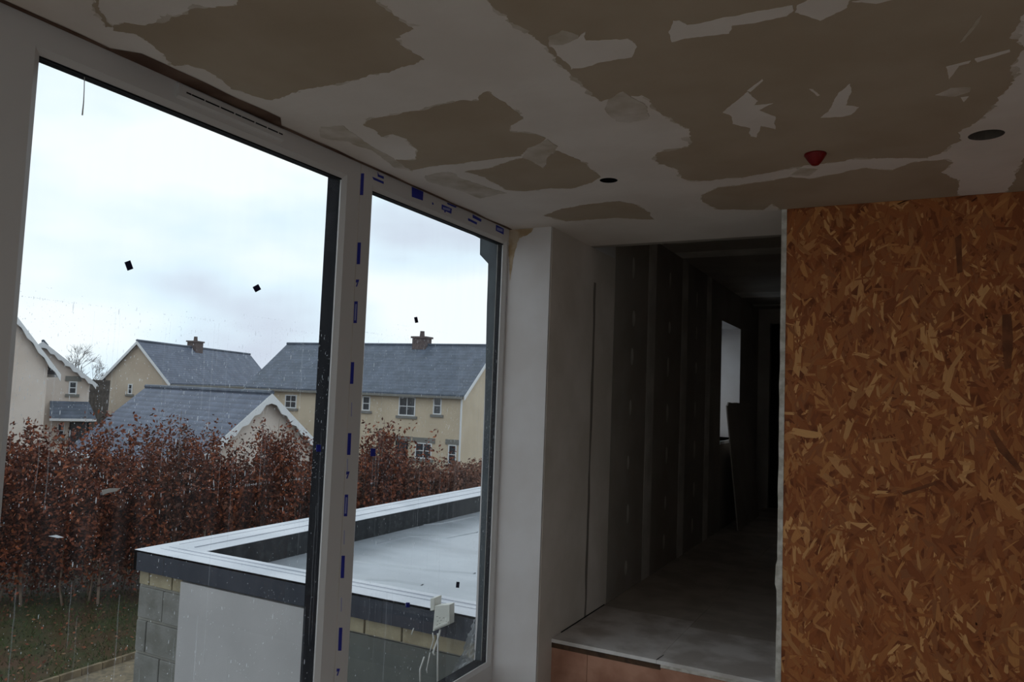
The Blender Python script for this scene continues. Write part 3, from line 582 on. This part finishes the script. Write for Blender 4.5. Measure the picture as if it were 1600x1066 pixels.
# ------------------------------------------------------------------ flat roofed extension
EX0, EYN, EYF, PZ = -4.755, 3.53, 13.0, 0.35
ext = empty('flat_roof_extension', (-3.4, 8, GZ), 'flat roofed block extension with grey fascia and wet pale roof', 'extension')
MB().box(EX0+.02, XOUT, EYN+.05, EYF, GZ, .12).build('wall_core', M_mortar, ext)
MB().box(EX0+.40, XOUT, EYN+.27, EYF-.3, .12, .165).build('roof_deck', M_deck, ext)
for px_ in ([(556,877),(610,884),(690,893),(742,896)], [(590,850),(640,838),(700,841),(746,832)], [(575,905),(620,908),(660,914)], [(640,822),(690,818),(747,806)]):
    c_ = [on(u, v, 2, .166) for u, v in px_]; n_ = len(c_)
    MB().add([(p.x, p.y-.03, .165) for p in c_]+[(p.x, p.y, .171) for p in c_]+[(p.x, p.y+.02, .165) for p in c_], [(i, i+1, n_+i+1, n_+i) for i in range(n_-1)]+[(n_+i, n_+i+1, 2*n_+i+1, 2*n_+i) for i in range(n_-1)]).build('membrane_fold', M_deck, ext, smooth=True)
# parapet caps with mitred corner
MB().prism([(EX0, EYN, PZ-.012), (EX0+.40, EYN+.27, PZ-.012), (EX0+.40, EYF, PZ-.012), (EX0, EYF, PZ-.012)], [(EX0, EYN, PZ+.002), (EX0+.40, EYN+.27, PZ-.004), (EX0+.40, EYF, PZ-.004), (EX0, EYF, PZ+.002)]).build('parapet_cap', M_cap, ext)
MB().prism([(EX0, EYN, PZ-.012), (XOUT, EYN, PZ-.012), (XOUT, EYN+.27, PZ-.012), (EX0+.40, EYN+.27, PZ-.012)], [(EX0, EYN, PZ+.002), (XOUT, EYN, PZ+.002), (XOUT, EYN+.27, PZ-.004), (EX0+.40, EYN+.27, PZ-.004)]).build('parapet_cap', M_cap, ext)
for k in range(2): MB().box(EX0+.1, XOUT, EYN+.13+.07*k, EYN+.145+.07*k, PZ-.004, PZ+.0025).build('cap_ridge', M_cap, ext)
for k in range(2): MB().box(EX0+.08+.16*k, EX0+.088+.16*k, EYN+.3, EYF, PZ-.004, PZ+.003).build('cap_ridge', M_cap, ext)
MB().box(EX0+.37, EX0+.40, EYN+.27, EYF, .12, PZ-.008).build('upstand', M_upstand, ext)
MB().box(EX0+.40, XOUT, EYN+.24, EYN+.268, .12, PZ-.008).build('upstand', M_upstand, ext)
MB().box(EX0, XOUT, EYN, EYN+.03, PZ-.135, PZ).build('fascia', M_fascia, ext)
MB().box(EX0, EX0+.03, EYN, EYF, PZ-.135, PZ).build('fascia', M_fascia, ext)
for k, x in enumerate((-4.45, -2.62)): MB().box(x, x+.004, EYN-.0006, EYN+.004, PZ-.135, PZ+.001).build('fascia_joint', M_upstand, ext)
# blocks on the visible face
yb0 = EYN+.03
def block(x0, x1, z0, z1, m, dy=0): return MB().box(x0, x1, yb0+dy, yb0+.06, z0, z1).build('block', m, ext, bevel=.004)
zc = .215; xs0, xs1 = EX0+.03, -4.285
rows = [(.10, [xs0, -4.62, -4.39, xs1], M_blockc), (.215, [xs0, -4.47, xs1], M_block)]
for r_ in range(9): rows.append((.215, [xs0, -4.62 if r_ % 2 == 0 else -4.47, xs1], M_block))
z = zc
for hgt, xs, m in rows:
    for a, b in zip(xs[:-1], xs[1:]): block(a+.005, b-.005, z-hgt+.005, z-.005, m, random.uniform(-.003, .003))
    z -= hgt+.01
x = -3.13
for wdt in (.15, .22, .26, .23, .24, .2):
    block(x+.005, min(x+wdt, -2.0)-.005, .125, .215, M_blockc, random.uniform(-.003, .003)); x += wdt
z = .115
for r_ in range(8):
    block(-3.125, -3.03, z-.21, z-.005, M_block); z -= .22
MB().box(-4.28, -3.135, yb0-.022, yb0+.03, GZ, .20).build('render_panel', M_render, ext, label='pale render board on the extension wall')
MB().box(-3.02, -2.0, yb0+.006, yb0+.04, GZ, .115).build('wall_panel', M_greyboard, ext, label='grey green wall board below the block course')

# junction box and wires
jb = empty('junction_box', (-2.165, 3.45, .27), 'white plastic junction box with hanging wires on the grey fascia', 'junction box')
P = lambda u, v, y: on(u, v, 1, y)
def slab(px, y, t, nm, m): return MB().prism([tuple(P(u, v, y)) for u, v in px], [tuple(P(u, v, y)+Vector((0, t, 0))) for u, v in px]).build(nm, m, jb, bevel=.002)
slab([(676,987),(702,976),(702.5,945),(679.5,947)], 3.45, .05, 'body', M_box)
slab([(672,955),(678,954),(679,934.5),(672.5,935.5)], 3.46, .07, 'bracket', M_box)
slab([(678,984.5),(700,975),(700,971),(678,980)], 3.444, .006, 'lid_edge', M_box)
for (u, v) in [(683,964),(687,966),(684,971),(689,970),(683,977),(687,975),(693,966)]: slab([(u-1.4,v+.7),(u+1.2,v-.2),(u+1.2,v-1),(u-1.4,v-.2)], 3.4488, .002, 'vent_slot', M_stone)
slab([(696.5,975),(699,974),(699,970.5),(696.5,971.5)], 3.4488, .002, 'screw', M_stone)
for pth, r in ([[(688,984),(686,993),(683,1003),(679,1013),(677,1020),(679,1024)], .0055], [[(684,990),(684.5,1000),(684,1030),(683.8,1080)], .005], [[(676,989),(677.5,999),(675,1008),(672,1018)], .003], [[(672,1020),(668.5,1038),(667,1046),(667.5,1052)], .003], [[(663,1027),(660,1036),(656.5,1046),(656.5,1080)], .005], [[(646.5,982),(644,988),(643,992)], .003]):
    MB().tube([P(u, v, 3.46) for u, v in pth], r, 6).build('wire', M_wire, jb, smooth=True)

# ------------------------------------------------------------------ garden
gr = MB(); gn = 60
gx = np.linspace(-140, 60, gn); gy = np.linspace(-40, 160, gn)
gr.add([(x, y, GZ+(-.03 if True else 0)) for y in gy for x in gx], [(j*gn+i, j*gn+i+1, (j+1)*gn+i+1, (j+1)*gn+i) for j in range(gn-1) for i in range(gn-1)])
tag(gr.build('ground', M_soil), 'dark soil ground around the houses', 'ground', kind='structure')
lw = MB(); LX = [(-11.95, 2), (-11.95, 14), (-14.5, 12.9), (-18.5, 8.6), (-22, 4), (-22, 2)]
lw.add([(x, y, GZ+.05) for x, y in LX], [tuple(range(len(LX)))]); lawn = lw.build('lawn', M_grass); tag(lawn, 'patchy green lawn littered with brown leaves before the hedge', 'lawn', kind='structure')
n = 9000; cx = rng.uniform(-19, -12.0, n); cy = rng.uniform(6, 13, n); V = np.zeros((n, 3, 3)); th = rng.uniform(0, 6.28, n); hh = rng.uniform(.03, .09, n)
V[:, 0] = np.c_[cx-.012*np.cos(th), cy-.012*np.sin(th), np.full(n, GZ+.05)]; V[:, 1] = np.c_[cx+.012*np.cos(th), cy+.012*np.sin(th), np.full(n, GZ+.05)]; V[:, 2] = np.c_[cx+rng.normal(0, .03, n), cy+rng.normal(0, .03, n), GZ+.05+hh]
M_blade = mat('grass_blade', (84, 100, 48), 0.9, island=[(52, 66, 30), (70, 84, 40), (84, 74, 46), (48, 60, 28)])
poly_mesh('grass_blades', V, M_blade, lawn, kind='stuff')
def leaf_quads(P, size, seed, tilt=None):
    r = np.random.default_rng(seed); n = len(P); a = r.normal(size=(n, 3)); a /= np.linalg.norm(a, axis=1)[:, None]
    b = r.normal(size=(n, 3)); 
    if tilt is not None: a[:, 2] *= tilt; b[:, 2] *= tilt; a /= np.linalg.norm(a, axis=1)[:, None]
    b -= (a*b).sum(1)[:, None]*a; b /= np.linalg.norm(b, axis=1)[:, None]
    s = size*r.uniform(.6, 1.4, n)[:, None]
    return np.stack([P-a*s, P-b*s*.55, P+a*s, P+b*s*.55], 1)
n = 1300; P_ = np.c_[rng.uniform(-19, -12.1, n), rng.uniform(6, 13, n), np.full(n, GZ+.09)]
poly_mesh('fallen_leaves', leaf_quads(P_, .034, 5, .25), M_fallen, lawn, kind='stuff')
edg = empty('lawn_edging', (-11.9, 9, GZ), 'row of timber edging boards along the lawn', 'edging')
e0 = None
for k, y in enumerate(np.arange(5.5, 12.5, .36)):
    if e0 is None: e0 = MB().box(-11.93, -11.87, y, y+.345, GZ-.03, GZ+.10).build('edging_board', M_timber, edg)
    else:
        c = link_copy(e0, edg, (0, y-5.5, random.uniform(-.008, .008)))
tag(MB().box(-11.86, -10.4, 2, 20, GZ-.03, GZ+.0).build('path', M_path), 'brown gravel path beside the timber edging', 'path', kind='structure')

# hedge -----------------------------------------------------------
A = Vector((-20.0, 6.3)); D = Vector((1.5, 1.7)).normalized(); NH = Vector((D.y, -D.x))
def shoots(starts, dirs, lens, per, seed, spread=.09, droop=.0, lo=.12):
    """leaf positions scattered along many curved shoots, denser in the middle and thin at the tips"""
    r = np.random.default_rng(seed); n = len(starts); S = np.repeat(starts, per, 0); Dv = np.repeat(dirs, per, 0); Ln = np.repeat(lens, per)[:, None]
    f = (lo+(1-lo)*r.random((n*per, 1))**.9); bend = np.repeat(r.normal(0, .16, (n, 3)), per, 0); bend[:, 2] = 0
    P = S+Dv*Ln*f+bend*Ln*f*f
    sp = spread*(1.25-f)*Ln*.9
    return P+r.normal(size=P.shape)*np.clip(sp, .03, .4)
def hedge_pts(t0, t1, n_sh, per, height, thick, seed, lean=.28, flat=False):
    r = np.random.default_rng(seed); t = r.uniform(t0, t1, n_sh); s = r.uniform(-.5, .5, n_sh)*thick
    st = np.c_[A.x+D.x*t+NH.x*s, A.y+D.y*t+NH.y*s, np.full(n_sh, GZ)+r.uniform(0, 1.2, n_sh)]
    d = np.c_[r.normal(0, lean, (n_sh, 2)), np.ones(n_sh)]; d /= np.linalg.norm(d, axis=1)[:, None]
    ln = np.array([height(a) for a in t])*(r.uniform(.55, 1.0, n_sh) if not flat else r.uniform(.8, .98, n_sh))-(st[:, 2]-GZ)*.9
    P = shoots(st, d, ln, per, seed+1)
    if flat:
        tt = (P[:, 0]-A.x)*D.x+(P[:, 1]-A.y)*D.y; top = np.array([height(a) for a in tt]); P = P[P[:, 2] < GZ+top]
    return P[P[:, 2] > GZ+.02]
def tu(u, d=None):                        # hedge parameter under picture column u
    dr = ray(u, 700); den = D.x*dr.y-D.y*dr.x; return (A.y*dr.x-A.x*dr.y)/den
hh_fun = lambda t: 3.75+.35*noise.noise(Vector((t*.9, 0, 0)))+.35*noise.noise(Vector((t*2.3, 5, 0)))
tA, tB = tu(-60), tu(622)
hd = empty('beech_hedge', (A.x+D.x*(tA+tB)/2, A.y+D.y*(tA+tB)/2, GZ), 'long ragged hedge of brown leaved beech behind the lawn', 'hedge')
poly_mesh('foliage', leaf_quads(hedge_pts(tA, tB, 640, 125, hh_fun, 1.9, 21), .044, 31), M_leaf, hd, kind='stuff')
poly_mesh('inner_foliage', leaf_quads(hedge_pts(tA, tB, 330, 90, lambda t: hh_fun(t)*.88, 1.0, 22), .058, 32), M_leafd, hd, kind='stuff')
sp = []
for v in range(4):
    mb = MB(); h_ = random.uniform(2.8, 4.0); pts = []; x = y = 0
    for k in range(7): pts.append((x, y, h_*k/6)); x += random.uniform(-.07, .07); y += random.uniform(-.07, .07)
    mb.tube(pts, [.022*(1-.85*k/6) for k in range(7)], 5)
    for q in range(5):
        k = random.randint(2, 5); p0 = Vector(pts[k]); d = Vector((random.uniform(-.5, .5), random.uniform(-.5, .5), .7)); mb.tube([p0, p0+d*.3, p0+d*.55+Vector((0, 0, .1))], [.008, .006, .002], 4)
    sp.append(mb)
protos = []
for i in range(46):
    t = tA+(tB-tA)*(i+random.random())/46; s = random.uniform(-.6, .9); loc = Vector((A.x+D.x*t+NH.x*s, A.y+D.y*t+NH.y*s, GZ))-WL[hd.name]
    if len(protos) < 4:
        m = sp[len(protos)].mesh('stem'); m.materials.append(M_stem); o = bpy.data.objects.new('stem', m); C.objects.link(o); o.parent = hd; protos.append(o)
    else: o = link_copy(protos[i % 4], hd)
    o.location = loc; o.rotation_euler = (0, 0, random.uniform(0, 6)); sc_ = random.uniform(.75, 1.05); o.scale = (1, 1, sc_)
def shrub(u, topv, halfw, n, label, s=0.6, seed=0, m=M_leaf):
    t = tu(u); base = Vector((A.x+D.x*t+NH.x*s, A.y+D.y*t+NH.y*s, GZ)); dep = base.xy.dot(FH.xy); d = ray(u, topv); top = CAMZ+d.z*dep/d.xy.dot(FH.xy); h_ = top-GZ
    r = np.random.default_rng(seed); ns = 40; per = int(n*1.7)//ns
    st = np.tile(np.array(base), (ns, 1)); st[:, 2] += r.uniform(.2, h_*.55, ns); ang = r.uniform(0, 6.283, ns); out = r.uniform(.04, .38, ns)*halfw
    dv = np.c_[np.cos(ang)*out, np.sin(ang)*out, np.ones(ns)]; dv /= np.linalg.norm(dv, axis=1)[:, None]
    ln = (h_-(st[:, 2]-GZ))*np.where(np.arange(ns) < 5, 1.0, r.uniform(.45, .92, ns)); dv[:5, :2] *= .3
    P0 = shoots(st, dv, ln, per, seed+9, .10)
    e = empty('beech_shrub', base, label, 'shrub', 'young beech shrubs rising above the hedge')
    poly_mesh('foliage', leaf_quads(P0, .045, seed+50), m, e, kind='stuff')
    mb = MB(); pts = [base+Vector((.03*math.sin(k*2+seed), .03*math.cos(k*3+seed), h_*k/8)) for k in range(9)]; mb.tube(pts, [.03*(1-.9*k/8) for k in range(9)], 5)
    for k in range(2, 8):
        for j in range(2):
            an = random.uniform(0, 6.28); dd = Vector((math.cos(an), math.sin(an), 1.3)).normalized(); ln = halfw*(1.3-k/8); mb.tube([pts[k], pts[k]+dd*ln*.6, pts[k]+dd*ln+Vector((0, 0, .05))], [.009, .006, .002], 4)
    mb.build('trunk', M_stem, e)
shrub(62, 655, .8, 2600, 'leafy beech shrub beside the outermost white window frame', .7, 1)
shrub(178, 640, .75, 1900, 'loose beech shrub rising in front of the lodge with the dark porch roof', .8, 2)
shrub(283, 642, .55, 1500, 'narrow pointed beech shrub before the low slate garage roof', .9, 3, M_leafd)
shrub(330, 668, .5, 1100, 'short beech shrub between the pointed one and the garage gable', .9, 7)
shrub(430, 655, .9, 3000, 'broad orange brown beech shrub in front of the garage gable', .8, 4)
shrub(588, 655, .85, 3800, 'bushy beech shrub seen just past the blue marked frame post', .8, 5)
tC, tD = tu(618), tu(800)
th_ = empty('trimmed_hedge', (A.x+D.x*(tC+tD)/2, A.y+D.y*(tC+tD)/2, GZ), 'flat topped trimmed brown hedge before the long house', 'hedge')
def toph(t):
    p = A+D*t; dep = p.dot(FH.xy); return CAMZ-dep*105/FPX-GZ+.04*noise.noise(Vector((t*4, 1, 1)))
poly_mesh('foliage', leaf_quads(hedge_pts(tC, tD, 300, 150, toph, 1.6, 41, .14, True), .042, 42), M_leaft, th_, kind='stuff')
for i in range(6):
    t = tC+(tD-tC)*(i+.5)/6; o = link_copy(protos[i % 4], th_, Vector((A.x+D.x*t, A.y+D.y*t, GZ))-WL[th_.name]); o.scale = (1, 1, .6)

# ------------------------------------------------------------------ houses
def W3(v, z): return Vector((v.x, v.y, z))
def house(name, label, apex, e, g, Wd, L, zr, rise, wallm, roofm, over=.3, vo=.3, cat='house', barge_back=False, scallop=False):
    """apex=(X,d) of the front gable ridge end; e ridge direction away from it; g across to the right (X,d) units"""
    E_ = (rd(e[0], e[1])).normalized(); G = (rd(g[0], g[1])).normalized(); O = rd(*apex); ze = zr-rise; pit = rise/Wd
    h_ = empty(name, W3(O+E_*(L/2), GZ), label, cat)
    def Q(a, b, z): p = O+E_*a+G*b; return Vector((p.x, p.y, z))
    wi = Wd-over; zi = ze+over*pit-.12; zri = zr-.12
    MB().prism([Q(vo,-wi,GZ),Q(vo,wi,GZ),Q(vo,wi,zi),Q(vo,0,zri),Q(vo,-wi,zi)], [Q(L-vo,-wi,GZ),Q(L-vo,wi,GZ),Q(L-vo,wi,zi),Q(L-vo,0,zri),Q(L-vo,-wi,zi)]).build('wall', wallm, h_)
    for s in (-1, 1):
        MB().hexa([Q(0,0,zr-.10),Q(L,0,zr-.10),Q(L,s*Wd,ze-.10),Q(0,s*Wd,ze-.10)], [Q(0,0,zr),Q(L,0,zr),Q(L,s*Wd,ze),Q(0,s*Wd,ze)]).build('roof_slope', roofm, h_)
        MB().hexa([Q(.1,s*(Wd-.02),ze-.22),Q(L-.1,s*(Wd-.02),ze-.22),Q(L-.1,s*(Wd+.1),ze-.22),Q(.1,s*(Wd+.1),ze-.22)], [Q(.1,s*(Wd-.02),ze-.08),Q(L-.1,s*(Wd-.02),ze-.08),Q(L-.1,s*(Wd+.1),ze-.08),Q(.1,s*(Wd+.1),ze-.08)]).build('gutter', M_stone if not scallop else M_white, h_)
        for aa in ((-.03,) + ((L-.02,) if barge_back else ())):
            mb = MB(); k = 14; top = []; bot = []
            for i in range(k+1):
                f = i/k; top.append((s*Wd*f*1.01, zr-.01-rise*f*1.01)); bot.append((s*Wd*f*1.01, zr-(.36 if scallop else .26)-rise*f*1.01+(.12*abs(math.sin(f*math.pi*k/2)) if scallop else 0)))
            vs = [Q(aa, b, z) for b, z in top]+[Q(aa, b, z) for b, z in bot]+[Q(aa+.05, b, z) for b, z in top]+[Q(aa+.05, b, z) for b, z in bot]; m = k+1
            mb.add(vs, [(i, i+1, m+i+1, m+i) for i in range(k)]+[(2*m+i, 3*m+i, 3*m+i+1, 2*m+i+1) for i in range(k)]+[(i, 2*m+i, 2*m+i+1, i+1) for i in range(k)]+[(m+i, m+i+1, 3*m+i+1, 3*m+i) for i in range(k)]+[(k, 2*m+k, 3*m+k, m+k)])
            mb.build('barge_board', M_white, h_)
    MB().tube([Q(-.02,0,zr+.02), Q(L+.02,0,zr+.02)], .09, 8).build('ridge_cap', M_slate, h_)
    return h_, Q
def hwin(h_, O, t, n, a, z0, wd, ht, cols=2, rows=2, sill=True, lintel=False, door=False):
    """window on a wall: O wall origin, t along, n outward; a centre along, z0 bottom"""
    f = MB(); b = .07; m = .045
    f.obox(O,t,n,a-wd/2,a-wd/2+b,-.03,.04,z0,z0+ht).obox(O,t,n,a+wd/2-b,a+wd/2,-.03,.04,z0,z0+ht).obox(O,t,n,a-wd/2+b,a+wd/2-b,-.03,.04,z0,z0+b).obox(O,t,n,a-wd/2+b,a+wd/2-b,-.03,.04,z0+ht-b,z0+ht)
    for c in range(1, cols): x = a-wd/2+wd*c/cols; f.obox(O,t,n,x-m/2,x+m/2,-.03,.035,z0+b,z0+ht-b)
    for r in range(1, rows): zz = z0+ht*r/rows; f.obox(O,t,n,a-wd/2+b,a+wd/2-b,-.03,.03,zz-m/2,zz+m/2)
    fo = f.build('door' if door else 'window', M_anth if door else M_white, h_)
    for c in range(cols):
        for r in range(rows):
            MB().obox(O,t,n,a-wd/2+wd*c/cols+m/2,a-wd/2+wd*(c+1)/cols-m/2,.004,.014,z0+ht*r/rows+m/2,z0+ht*(r+1)/rows-m/2).build('pane', M_pane, fo)
    if sill: MB().obox(O,t,n,a-wd/2-.15,a+wd/2+.15,-.02,.09,z0-.16,z0).build('sill', M_stone, h_)
    if lintel: MB().obox(O,t,n,a-wd/2-.2,a+wd/2+.2,-.02,.05,z0+ht,z0+ht+.3).build('lintel', M_stone, h_)
def on_wall(u, v, O, n):
    d = ray(u, v); k = (O-EYE).dot(n)/d.dot(n); return EYE+d*k

# long house on the right
al = math.radians(24.6); eD = (-math.cos(al), math.sin(al)); gD = (-math.sin(al), -math.cos(al))
RZ = CAMZ+2.96
hD, QD = house('long_house', 'long cream rendered house with grey slate roof and one brick chimney', (-.95, 47.6), eD, gD, 4.0, 16.8, RZ, 3.18, M_house, M_slate)
def wallframe(Q, side, Wd, L, over=.3, vo=.3):       # long side wall at +-side
    p = Q(vo, side*(Wd-over), 0); q = Q(L-vo, side*(Wd-over), 0); t = (q-p).normalized(); n = (Q(0, side*5, 0)-Q(0, 0, 0)).normalized(); return p, t, n
pD, tD_, nD = wallframe(QD, 1, 4.0, 16.8)
def place(h_, p, t, n, u, v0, v1, wpx, **k):
    c = on_wall(u, v1, p, n); top = on_wall(u, v0, p, n); l = on_wall(u-wpx/2, (v0+v1)/2, p, n); r = on_wall(u+wpx/2, (v0+v1)/2, p, n)
    hwin(h_, p, t, n, (c-Vector((p.x, p.y, 0))).xy.dot(t.xy), c.z, abs((r-l).dot(t)), top.z-c.z, **k)
place(hD, pD, tD_, nD, 454, 617, 638, 18); place(hD, pD, tD_, nD, 503, 620, 643, 12, cols=1); place(hD, pD, tD_, nD, 572, 619, 642, 12, cols=1)
place(hD, pD, tD_, nD, 635.5, 620, 650, 26); place(hD, pD, tD_, nD, 683, 620, 648, 13, cols=1)
place(hD, pD, tD_, nD, 626, 689, 735, 19, cols=1, rows=1, sill=False, lintel=True, door=True); place(hD, pD, tD_, nD, 661, 692, 717, 26, lintel=True); place(hD, pD, tD_, nD, 706, 695, 726, 13, cols=1, lintel=True)
dp = on_wall(722, 640, pD, nD); MB().tube([(dp.x+nD.x*.1, dp.y+nD.y*.1, GZ), (dp.x+nD.x*.1, dp.y+nD.y*.1, CAMZ-.45)], .06, 8).build('downpipe', M_white, hD)
def chimney(h_, Q, a, zr, w_=1.0, ht=.75):
    c = Q(a, 0, 0); t = (Q(a+1, 0, 0)-c).normalized(); n = Vector((-t.y, t.x, 0))
    ch = MB().obox(c,t,n,-w_/2,w_/2,-.4,.4,zr-.6,zr+ht).build('chimney', M_brick, h_)
    MB().obox(c,t,n,-w_/2-.08,w_/2+.08,-.48,.48,zr+ht-.12,zr+ht).build('chimney_cap', M_brick, ch)
    MB().lathe((c.x, c.y), [(.17, zr+ht), (.14, zr+ht+.35), (.16, zr+ht+.37), (.02, zr+ht+.37)], 10).build('chimney_pot', M_brick, ch)
def ridge_param(Q, u):                     # distance along ridge under picture column u
    best = min(np.arange(0, 25, .05), key=lambda a: abs(((lambda p: 800+FPX*(p-EYE).dot(R2)/(p-EYE).dot(FW))(Q(a, 0, RZ)))-u)); return float(best)
chimney(hD, QD, ridge_param(QD, 659), RZ, 1.0, .55)

# house with gable towards the garden
eC = (.116, .993); gC = (.993, -.116); zC = CAMZ+2.80
hC, QC = house('gabled_house', 'cream gabled house with blue slate roof and chimney behind the garage', (-27.3, 55), eC, gC, 2.75, 18, zC, 3.0, M_house2, M_slate2)
chimney(hC, QC, ridge_param(QC, 305), zC, 1.1, .55)
pC = QC(.3, 0, 0); tC_ = (QC(.3, 1, 0)-pC).normalized(); nC = -(QC(1, 0, 0)-QC(0, 0, 0)).normalized()
place(hC, pC, tC_, nC, 203, 600, 616, 7, cols=1)
# garage
eE = Vector((-.76, .65)).normalized(); gE = (eE.y, -eE.x); zE = CAMZ-.32
hE, QE = house('slate_garage', 'low garage with rippled blue slate roof and white scalloped gable boards', (-8.47, 27), tuple(eE), gE, 3.0, 10.0, zE, 2.6, M_house3, M_slate2, cat='garage', scallop=True)
# lodge on the left, with porch
eB = Vector((-.5, .87)).normalized(); gB = (eB.y, -eB.x); zB = CAMZ+1.95
hB, QB = house('porch_house', 'cream house with a small upper window above a dark porch roof', (-26.8, 43.2), tuple(eB), gB, 2.8, 7, zB, 2.25, M_house3, M_slate, scallop=True)
pB = QB(.3, 0, 0); tB_ = (QB(.3, 1, 0)-pB).normalized(); nB = -(QB(1, 0, 0)-QB(0, 0, 0)).normalized()
place(hB, pB, tB_, nB, 113, 596, 616, 13, cols=1, lintel=True); place(hB, pB, tB_, nB, 94, 662, 684, 12, cols=1)
def porch():
    a0 = on_wall(78, 628, pB, nB); a1 = on_wall(139, 628, pB, nB); b0 = on_wall(78, 655, pB, nB); b1 = on_wall(150, 655, pB, nB)
    f0, f1 = b0+nB*1.1, b1+nB*1.1; zb = a1.z-.95; f0.z = f1.z = zb; b0.z = b1.z = zb; a0.z = a1.z
    MB().add([a0, a1, f1, f0, b1, b0], [(0, 3, 2, 1), (1, 2, 4), (0, 1, 4, 5), (3, 5, 4, 2), (0, 5, 3)]).build('porch_roof', M_slate, hB)
    dz = Vector((0, 0, -.14)); MB().hexa([f0+dz, f1+dz, f1+dz-nB*.08, f0+dz-nB*.08], [f0, f1, f1-nB*.08, f0-nB*.08]).build('porch_fascia', M_white, hB)
    mm = on_wall(122, 690, pB, nB); hwin(hB, pB, tB_, nB, (mm-pB).xy.dot(tB_.xy), GZ+.1, 1.0, 2.1, cols=1, rows=1, sill=False, door=True)
porch()
gA = Vector((.5, .87)).normalized(); eA = (-gA.y, gA.x)
ap = (-22.6-4*gA.x, 38-4*gA.y)
hA, QA = house('cream_gable_house', 'cream house with steep scalloped white barge board at the window edge', ap, eA, tuple(gA), 4.0, 9, CAMZ+.15+4.7, 4.7, M_house3, M_slate, scallop=True, over=.45)

# bare tree and dark fence between houses
def bare_tree(u, v_top, depth, label, seed):
    r = random.Random(seed); X = (u-800)/FPX*depth; base = rd(X, depth, GZ); d = ray(u, v_top); h_ = CAMZ+d.z*depth/d.xy.dot(FH.xy)-GZ
    e = empty('bare_tree', base, label, 'tree'); mb = MB(); tw = MB()
    tw_pts = [base+Vector((0, 0, h_*.45*k/4)) for k in range(5)]; mb.tube(tw_pts, [.22, .2, .18, .16, .14], 7)
    def br(p, dr, ln, rad, lv):
        q = p+dr*ln*.5+Vector((r.uniform(-.1, .1), r.uniform(-.1, .1), 0))*ln; s = p+dr*ln; tw.tube([p, q, s], [rad, rad*.75, rad*.5], 4, cap=False)
        if lv == 0: return
        for k in range(3 if lv > 1 else 4):
            nd = (dr+Vector((r.gauss(0, .5), r.gauss(0, .5), r.gauss(.12, .3)))).normalized(); br(p+(s-p)*r.uniform(.5, 1), nd, ln*r.uniform(.6, .8), max(rad*.55, .015), lv-1)
    for k in range(6):
        an = k*1.05+r.random(); br(tw_pts[2+k % 3], Vector((math.cos(an)*.7, math.sin(an)*.7, .8)).normalized(), h_*.26, .09, 4)
    mb.build('trunk', M_bark, e); tw.build('branches', M_bark, e)
bare_tree(131, 540, 78, 'bare leafless tree between the two cream houses', 4)
fn = empty('dark_fence', rd(-29.3, 52.5, GZ), 'dark timber fence in the gap beside the porch house', 'fence')
fo = None
for k in range(10):
    b = rd(-30.2+k*.25, 52.5, 0)
    if fo is None: fo = MB().obox(b, RT, FH, 0, .24, 0, .03, GZ, CAMZ-.15).build('fence_board', mat('weathered_fence', (96, 90, 84), .9, col2=(78, 72, 68), nscale=3), fn); b0 = b
    else: link_copy(fo, fn, (b.x-b0.x, b.y-b0.y, 0))
